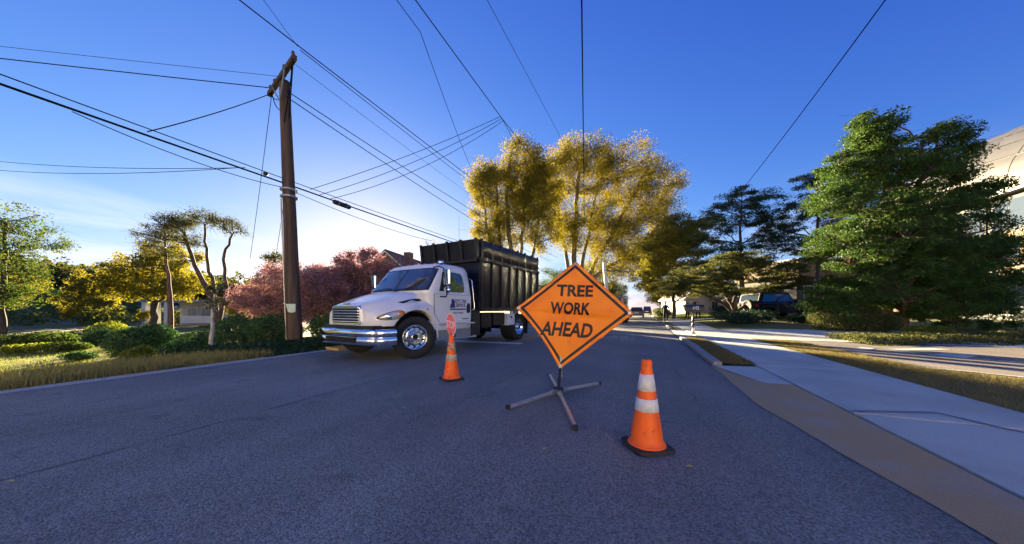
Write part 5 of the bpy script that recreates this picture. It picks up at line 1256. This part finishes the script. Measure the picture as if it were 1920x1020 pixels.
tree('pine_tree', 'slender bare-trunked pine standing left of the twisted tree', (-26.7, 9.3, -.75), [(.1, 0, -.1), (0, 0, 3), (-.25, 0, 5.5), (-.35, 0, 7.4)], .15, [(-.9, 0, 6.5, 1.0, .9, .5), (.1, 0, 7.2, .9, .9, .5), (-.6, 0, 5.4, 1.0, .8, .35), (-1.2, 0, 5.9, .6, .6, .3), (.5, 0, 6.3, .6, .6, .3)], L_olive, bark_r, 71, 110, 36, .42, .11, 12, excurrent=True, fork=.6, flatcl=.6, aspect=.35, twigs=4)
tree('twisted_tree', 'twisted open tree with sparse dark tufts left of the utility pole', (-25.5, 11.0, -.6), [(.2, 0, -.1), (.1, 0, 1.3), (-.5, 0, 3.0), (-1.3, 0, 4.4), (-2.0, 0, 6.6)], .20, [(-2.2, 0, 7.3, .9, .8, .6), (-.9, 0, 7.7, .9, .8, .5), (.4, 0, 7.4, .8, .8, .5), (1.3, 0, 6.9, .6, .6, .45), (-3.2, 0, 6.6, .8, .7, .6), (-1.6, 0, 6.2, .7, .6, .4)],
     L_olive, bark_d, 73, 130, 34, .46, .11, 12, stems=[[(.1, 0, 1.0), (-.1, 0, 3), (-.6, 0, 5), (-.7, 0, 7.2)], [(.15, 0, .8), (.7, 0, 3), (.5, 0, 5.2), (1.1, 0, 6.6)]], fork=.6, twigs=6, flatcl=.85)
tree('vine_clad_tree', 'leaning vine-covered tree just left of the pink trees', (-25.0, 13.4, -.4), [(-.4, 0, -.1), (0, 0, 2.4), (.4, 0, 4.2), (.8, 0, 5.4)], .13, [(0, 0, 1.9, .5, .5, 1.2), (-.6, 0, 2.2, .5, .5, 1.0), (.9, 0, 5.2, .9, .6, .4), (.6, 0, 4.4, .5, .4, .5)], L_olive, bark_d, 75, 70, 80, .42, .12, 7, fork=.4)
tree('sapling', 'pale thin-trunked sapling at the road edge in front of the hedge', (-10.3, 4.35, -.12), [(0, 0, -.05), (.02, 0, .6), (.04, 0, 1.2), (.12, 0, 1.7)], .055, [(.15, 0, 1.6, .3, .25, .35), (.35, 0, 1.35, .25, .2, .2)], L_olive, bark_p, 77, 14, 40, .18, .06, 4, fork=.6)
tree('pink_tree', 'broad pink-leaved tree left of and behind the utility pole', (-15.9, 9.8, -.45), [(0, 0, -.1), (0, 0, .8), (.1, 0, 1.6), (0, 0, 2.8)], .13, [(-1.5, 0, 2.0, 1.3, 1.1, .9), (0, 0, 2.9, 1.5, 1.2, 1.0), (1.6, 0, 2.6, 1.3, 1.2, 1.1), (-.4, 0, 1.7, 1.8, 1.2, .7), (1.0, 0, 1.7, 1.4, 1.2, .8)], L_pink, bark_d, 81, 360, 150, .42, .085, 14, fork=.35, twigs=4)
tree('pink_tree', 'tallest pink-leaved tree above the truck hood, against the sun', (-14.2, 12.6, -.45), [(0, 0, -.1), (0, 0, .8), (.1, 0, 1.8), (.1, 0, 3.6)], .15, [(-.9, 0, 3.5, 1.3, 1.2, 1.2), (.8, 0, 3.6, 1.4, 1.2, 1.1), (-1.8, 0, 2.6, 1.2, 1.1, 1.0), (2.0, 0, 2.7, 1.2, 1.2, 1.0), (0, 0, 2.2, 2.2, 1.3, .9), (.2, 0, 4.5, .6, .5, .45)], L_pink, bark_d, 83, 400, 150, .44, .09, 14, fork=.35, twigs=4)
tree('bare_tree', 'small nearly bare tree rising behind the truck cab', (-18.5, 24.5, -.2), [(0, 0, -.1), (0, 0, 3), (.1, 0, 6.2)], .12, [(0, 0, 6.6, 1.6, 1.4, 1.4), (-.6, 0, 5.0, 1.2, 1, 1)], L_goldg, bark_d, 85, 60, 8, .5, .1, 8, fork=.4, twigs=6)
# further along the street
for i, (x, y, hgt, lab, lm) in enumerate(((4.6, 84, 7.5, 'bright yellow tree far down the street on the right', L_gold), (-10.5, 66, 12, 'olive tree on the left far down the street behind the golden tree', L_goldg), (-9.5, 95, 11, 'more distant olive tree on the left side of the street', L_olive), (7.5, 62, 9, 'green tree right of the far street beyond the street tree', L_green), (-1.2 - 8.6, 130, 13, 'bare-looking tree closing the view at the street end, left', L_olive), (5.5, 118, 12, 'gold tree closing the view at the street end, right', L_goldg))):
    tree('distant_tree', lab, (x, y, 0), [(0, 0, -.1), (0, 0, hgt * .3), (.1, 0, hgt * .75)], .18, [(0, 0, hgt * .62, hgt * .33, hgt * .3, hgt * .32), (hgt * .15, 0, hgt * .45, hgt * .25, hgt * .25, hgt * .2), (-hgt * .18, 0, hgt * .5, hgt * .22, hgt * .22, hgt * .22)], lm, bark_d, 91 + i, 130, 90, hgt * .10, hgt * .026, 8, group='trees far down the street')
for i, (x, y, hgt, lab) in enumerate(((-14, 52, 9, 'green tree behind the golden tree, left of the street'), (16, 66, 10, 'green tree behind the tan-banded house'), (10.5, 74, 9, 'green tree behind the white porch house'), (23, 62, 11, 'dark tree between the tan-banded house and the curved roof'), (-17, 40, 8, 'olive tree low behind the truck box'))):
    tree('backdrop_tree', lab, (x, y, 0), [(0, 0, -.1), (0, 0, hgt * .3), (.1, 0, hgt * .75)], .2, [(0, 0, hgt * .58, hgt * .42, hgt * .3, hgt * .36), (hgt * .3, 0, hgt * .38, hgt * .3, hgt * .25, hgt * .25), (-hgt * .3, 0, hgt * .4, hgt * .3, hgt * .22, hgt * .25)], (L_green, L_olive)[i % 2], bark_d, 120 + i, 140, 100, hgt * .10, hgt * .024, 8, group='trees behind the houses')

# woods on the far slope, one mass
rs = np.random.RandomState(5); Cw = []
for k in range(210):
    px = rs.uniform(-1.95, -.55); d = rs.uniform(85, 135)
    r_ = px * d; cs, sn = math.cos(R(YAW)), math.sin(R(YAW)); x, y = r_ * cs - d * sn, r_ * sn + d * cs
    z = float(tz(x, y)); rr = rs.uniform(3.0, 5.5); hh = rs.uniform(5.5, 9.5)
    q = rs.normal(size=(170, 3)); q /= np.linalg.norm(q, axis=1)[:, None]; q *= (rs.uniform(.55, 1.05, 170))[:, None]
    Cw.append(np.array([x, y, z + hh * .5]) + q * np.array([rr, rr, hh * .55]))
for k in range(150):      # scrub and young trees nearer the lawn
    px = rs.uniform(-1.8, -.80); d = rs.uniform(42, 82)
    r_ = px * d; x, y = r_ * cs - d * sn, r_ * sn + d * cs
    z = float(tz(x, y)); rr = rs.uniform(1.2, 2.6); hh = rs.uniform(1.2, 3.2)
    q = rs.normal(size=(110, 3)); q /= np.linalg.norm(q, axis=1)[:, None]; q *= (rs.uniform(.5, 1.05, 110))[:, None]
    Cw2 = np.array([x, y, z + hh * .5]) + q * np.array([rr, rr, hh * .55]); Cs = globals().setdefault('Cscrub', []); Cs.append(Cw2)
L_wood = leafmat('woodland_leaves', [(.045, .065, .015), (.07, .08, .016), (.12, .11, .018), (.035, .055, .02)], .35)
tag(leaves('woodland', np.concatenate(Cw), 1.15, L_wood, seed=8, aspect=.8), 'dark green and gold wooded slope far behind the lawn', 'woodland', kind='stuff')

tree('pink_tree', 'pink-leaved tree between the other two pink trees, right behind the pole', (-15.6, 12.2, -.45), [(0, 0, -.1), (0, 0, .8), (.1, 0, 1.6), (0, 0, 3.0)], .13, [(-1.0, 0, 2.9, 1.3, 1.1, 1.1), (.8, 0, 3.0, 1.4, 1.2, 1.1), (0, 0, 1.8, 2.0, 1.3, .8), (-1.9, 0, 2.2, 1.0, 1.1, .9)], L_pink, bark_d, 87, 320, 150, .42, .085, 12, fork=.35, twigs=4)
# unseen houses and trees added to bounce warm sunlight (the truck's chrome mirrors them)
H7 = empty('added_bounce_house', (9.0, -21.0, 0), 43, 'cream two-storey house added unseen behind the viewpoint to bounce the low sun', 'house')
MB().box(-10, 10, -8, 0, 0, 6.6).build('wall', mat('cream_siding', (.72, .66, .55), .85, var=.06, vscale=4), H7)
MB().prism([(-8.5, 6.6), (.6, 6.6), (-4, 10)], lambda a, b, d: (d, a, b), -10.6, 10.6).build('roof', M_roofb, H7)
for z0 in (.9, 3.9):
    for x in (-8, -5, 3, 6): window(H7, x, x + 1.5, z0, z0 + 1.7, 0, 1)
MB().box(-1, 1, 0, .08, 0, 2.3).build('door', M_trim, H7)
H8 = empty('added_bounce_house', (-13.0, -19.0, 0), 40, 'second cream house added unseen behind the viewpoint for bounce light, left of the first', 'house')
MB().box(-9, 9, -8, 0, 0, 6.2).build('wall', MATS['cream_siding'], H8)
MB().prism([(-8.5, 6.2), (.6, 6.2), (-4, 9.4)], lambda a, b, d: (d, a, b), -9.6, 9.6).build('roof', M_roofg, H8)
for z0 in (.9, 3.8):
    for x in (-7, -4, 2.5, 5.5): window(H8, x, x + 1.4, z0, z0 + 1.6, 0, 1)
for i, (x, y) in enumerate(((-27, -10), (-30, -3), (22, -10), (-1.5, -21))):  # unseen trees added to throw warm sunlight forward
    tree('added_bounce_tree', ['first', 'second', 'third', 'fourth'][i] + ' golden tree added unseen behind the viewpoint to bounce the low sun', (x, y, 0), [(0, 0, -.1), (0, 0, 2.4), (.1, 0, 6)], .2, [(0, 0, 5.2, 2.8, 2.6, 2.6), (1.6, 0, 3.8, 2, 2, 1.6), (-1.7, 0, 4.0, 2, 2, 1.7)], (L_gold, L_goldg)[i % 2], bark_d, 140 + i, 110, 90, .8, .22, 8, group='trees added behind the viewpoint for bounce light')

tag(leaves('scrub', np.concatenate(Cscrub), .42, leafmat('scrub_leaves', [(.06, .10, .018), (.10, .13, .02), (.16, .15, .02), (.05, .085, .02)], .4), seed=9, aspect=.7), 'green and gold scrub filling the ground beyond the lawn', 'scrub', kind='stuff')
# ------------------------------------------------------------------ shrubs and ground cover
def bush(label, loc, w_, h_, lm, seed, n=3500, leaf=.065, name='shrub', group='shrubs along the left verge', d_=None, lobes=4):
    rs = np.random.RandomState(seed); d_ = d_ or w_; B = [(0, 0, h_ * .48, w_ * .46, d_ * .42, h_ * .5)]
    for k in range(lobes):
        a = rs.uniform(0, 6.28); B.append((math.cos(a) * w_ * .25, math.sin(a) * d_ * .22, h_ * rs.uniform(.35, .7), w_ * .28, d_ * .26, h_ * .3))
    return shrub(name, label, loc, B, lm, bark_d, seed, n, leaf, group=group)
g_ = lambda x, y: (x, y, float(tz(x, y)))
bush('dense green hedge bush left of the pole, further from it', g_(-11.5, 5.55), 1.45, 1.25, L_hedge, 1, 6500, .065)
bush('dense green hedge bush directly left of the pole', g_(-9.85, 5.55), 1.35, 1.15, L_hedge, 2, 6500, .06)
bush('dense green bush between the pole and the truck grille', g_(-8.75, 6.45), 1.05, 1.05, L_hedge, 3, 6000, .055)
bush('dark hedge bush deeper behind the pale sapling', g_(-14.7, 5.9), 1.5, 1.0, L_hedge, 4, 5500, .07)
bush('large dark shrub group at the lawn edge, left of the sapling', g_(-15.7, 4.75), 1.8, 1.3, L_hedge, 5, 9000, .075, lobes=7)
bush('lime-tinged low bush in front of the large dark shrub', g_(-14.6, 4.4), .8, .5, L_lime, 6, 2600, .08)
bush('rounded green bush right of the lime-tinged low bush', g_(-13.6, 4.9), 1.0, .5, L_hedge, 7, 3000, .07)
bush('little dark mound shrub alone on the lawn', g_(-20.1, 4.5), 1.0, .38, L_hedge, 8, 1600, .07)
bush('upright blackish shrub beyond the lawn', g_(-27.5, 6.8), 1.2, 1.15, L_ivy, 9, 2600, .09)
bush('bright lime spreading shrub at the far lawn edge', g_(-26.5, 4.7), 1.9, .45, L_lime, 10, 2600, .10)
bush('green spreading shrub right of the bright lime one', g_(-25.2, 5.3), 1.5, .5, L_green, 11, 2600, .10)
bush('large green shrub behind the bright lime one', g_(-31.0, 5.2), 4.2, .95, L_green, 12, 4500, .14, lobes=7)
bush('green shrub cut by the left edge beyond the lawn', g_(-27.8, 3.2), 2.0, .5, L_hedge, 13, 3000, .10)
bush('rounded lime shrub beyond the blackish one', g_(-33.0, 8.6), 2.2, 1.3, L_lime, 14, 2600, .12)
bush('dark hedge in shade behind the blackish shrub', g_(-38.0, 10.0), 5.0, .8, L_ivy, 15, 4000, .14, lobes=6)
bush('green hedge under the pink tree left of the pole', g_(-14.2, 8.2), 2.4, 1.2, L_hedge, 16, 5000, .075)
bush('green hedge under the pink tree right of the pole', g_(-11.2, 9.2), 2.6, 1.2, L_hedge, 17, 5000, .075)
bush('green hedge beneath the tallest pink tree, behind the truck hood', g_(-12.5, 12.5), 3.0, 1.3, L_hedge, 18, 4500, .08)
RG = 'shrubs along the right drive'
bush('low dark mound of shrubs behind the mailbox, under the layered tree', g_(5.5, 22.6), 4.4, .85, L_ivy, 21, 7000, .08, group=RG, d_=2.4, lobes=6)
bush('small low shrub between the spare wheel and the cedar', g_(8.6, 22.9), 2.6, .5, L_ivy, 22, 3500, .07, group=RG, d_=1.2)
bush('olive shrub at the left foot of the cedar', g_(8.3, 19.1), 2.2, 1.0, L_olive, 23, 6000, .075, group=RG)
bush('second olive shrub pressed against the cedar trunk side', g_(9.4, 18.8), 1.8, .95, L_olive, 24, 5000, .075, group=RG)
bush('yellow flowering shrub in a sun patch before the cedar trunk', g_(10.2, 17.4), 1.3, .55, L_lime, 25, 2500, .075, group=RG)
bush('dark clipped hedge in front of the white porch house', g_(11.8, 56.5), 5.0, 1.5, L_ivy, 26, 4000, .14, group=RG, d_=1.4)
bush('second dark hedge right of the layered tree trunk', g_(14.5, 50.0), 4.0, 1.6, L_ivy, 27, 4000, .14, group=RG, d_=1.6)
bush('green bush at the kerb behind the standing person', g_(2.6, 45.0), 2.2, 1.2, L_green, 28, 3000, .11, group=RG)
bush('round bush on the verge far behind the standing person', g_(2.9, 58.0), 2.6, 1.5, L_green, 29, 2500, .13, group=RG)

rs = np.random.RandomState(12)
# ivy bank at the road edge below the pole
n = 17000; x = rs.uniform(-10.4, -8.02, n); y = 3.9 + (x + 10.4) * .2 + rs.uniform(0, 1, n) ** 1.1 * (3.6); k = (x < -8.05)
zb = tz(x, y) + .30 * np.clip((-8.0 - x) / .5, 0, 1) * rs.uniform(.1, 1, n)
tag(leaves('ivy', np.stack([x, y, zb], 1), .07, L_ivy, seed=2), 'dark ivy bank along the road edge below the pole', 'ivy', kind='stuff')
# bed of ground cover below the cedar
n = 30000; x = rs.uniform(6.3, 24, n); lo_ = 12.75 + .40 * (x - 6); y = lo_ + rs.uniform(0, 1, n) * (2.4 + .05 * (x - 6)); y -= .25 * np.sin(x * 2.1) * (y < lo_ + .4)
zb = tz(x, y) + .03 + .26 * np.clip((y - lo_) / .8, .12, 1) * rs.uniform(.2, 1, n)
tag(leaves('ground_cover', np.stack([x, y, zb], 1), .075, L_ivy if False else L_olive, seed=3), 'low green ground cover bed in front of the cedar', 'ground cover', kind='stuff')
# tall dry grass along the left road edge
n = 26000; y = rs.uniform(-5, 4.6, n); x = -8.1 - rs.uniform(0, 1, n) ** 1.4 * 1.9
tag(blades('tall_grass', np.stack([x, y], 1), .19, .008, L_dry, seed=4, lean=.6), 'tall dry grass strip along the left road edge', 'grass', kind='stuff')
n = 60000; y = rs.uniform(-9, 7.5, n); x = -9.0 - rs.uniform(0, 1, n) ** 1.2 * 18
tag(blades('lawn_grass', np.stack([x, y], 1), .085, .014, L_grass, seed=5, lean=.9), 'short green lawn grass left of the road', 'grass', kind='stuff')
# verge grass right
n = 22000; y = rs.uniform(7.25, 13.4, n); x = rs.uniform(1.48, 1.99, n)
tag(blades('kerb_grass', np.stack([x, y], 1), .055, .007, L_verge, seed=6, lean=1.2, zfn=lambda a, b: 0 * a + .035), 'short dry grass strip between kerb stones and sidewalk', 'grass', kind='stuff')
n = 34000; y = rs.uniform(2.0, 13.6, n); x = 3.63 + rs.uniform(0, 1, n) * np.where(y > 8.2, 1.12, 1.12 + (8.2 - y) * .9)
tag(blades('strip_grass', np.stack([x, y], 1), .055, .008, L_verge, seed=7, lean=1.2, zfn=lambda a, b: 0 * a + .01), 'patchy dry grass strip between the sidewalk and the lot', 'grass', kind='stuff')
n = 16000; y = rs.uniform(33, 56, n); x = rs.uniform(1.7, 12, n)
tag(blades('garden_grass', np.stack([x, y], 1), .10, .03, L_grass, seed=9, lean=.9), 'green garden lawn behind the mailbox', 'grass', kind='stuff')
# leaf litter in the gutter
n = 1500; y = rs.uniform(5.5, 30, n); x = edge(0) - .02 + np.abs(rs.normal(size=n)) * -.09 + .08 * sstep((y - 14) / 8)
tag(leaves('gutter_litter', np.stack([x, y, 0 * x + .012], 1), .035, L_litter, seed=10, flatz=.25), 'tan leaf litter along the kerb gutter', 'leaf litter', kind='stuff')
# yellow painted kerb end by the truck
YK = MB().box(-8.15, -7.62, 5.9, 7.4, -.02, .07).build('painted_kerb', mat('yellow_kerb_paint', (.55, .34, .06), .8, var=.2, vscale=20), bevel=.02)
tag(YK, 'yellow painted kerb block beside the truck bumper', 'kerb')
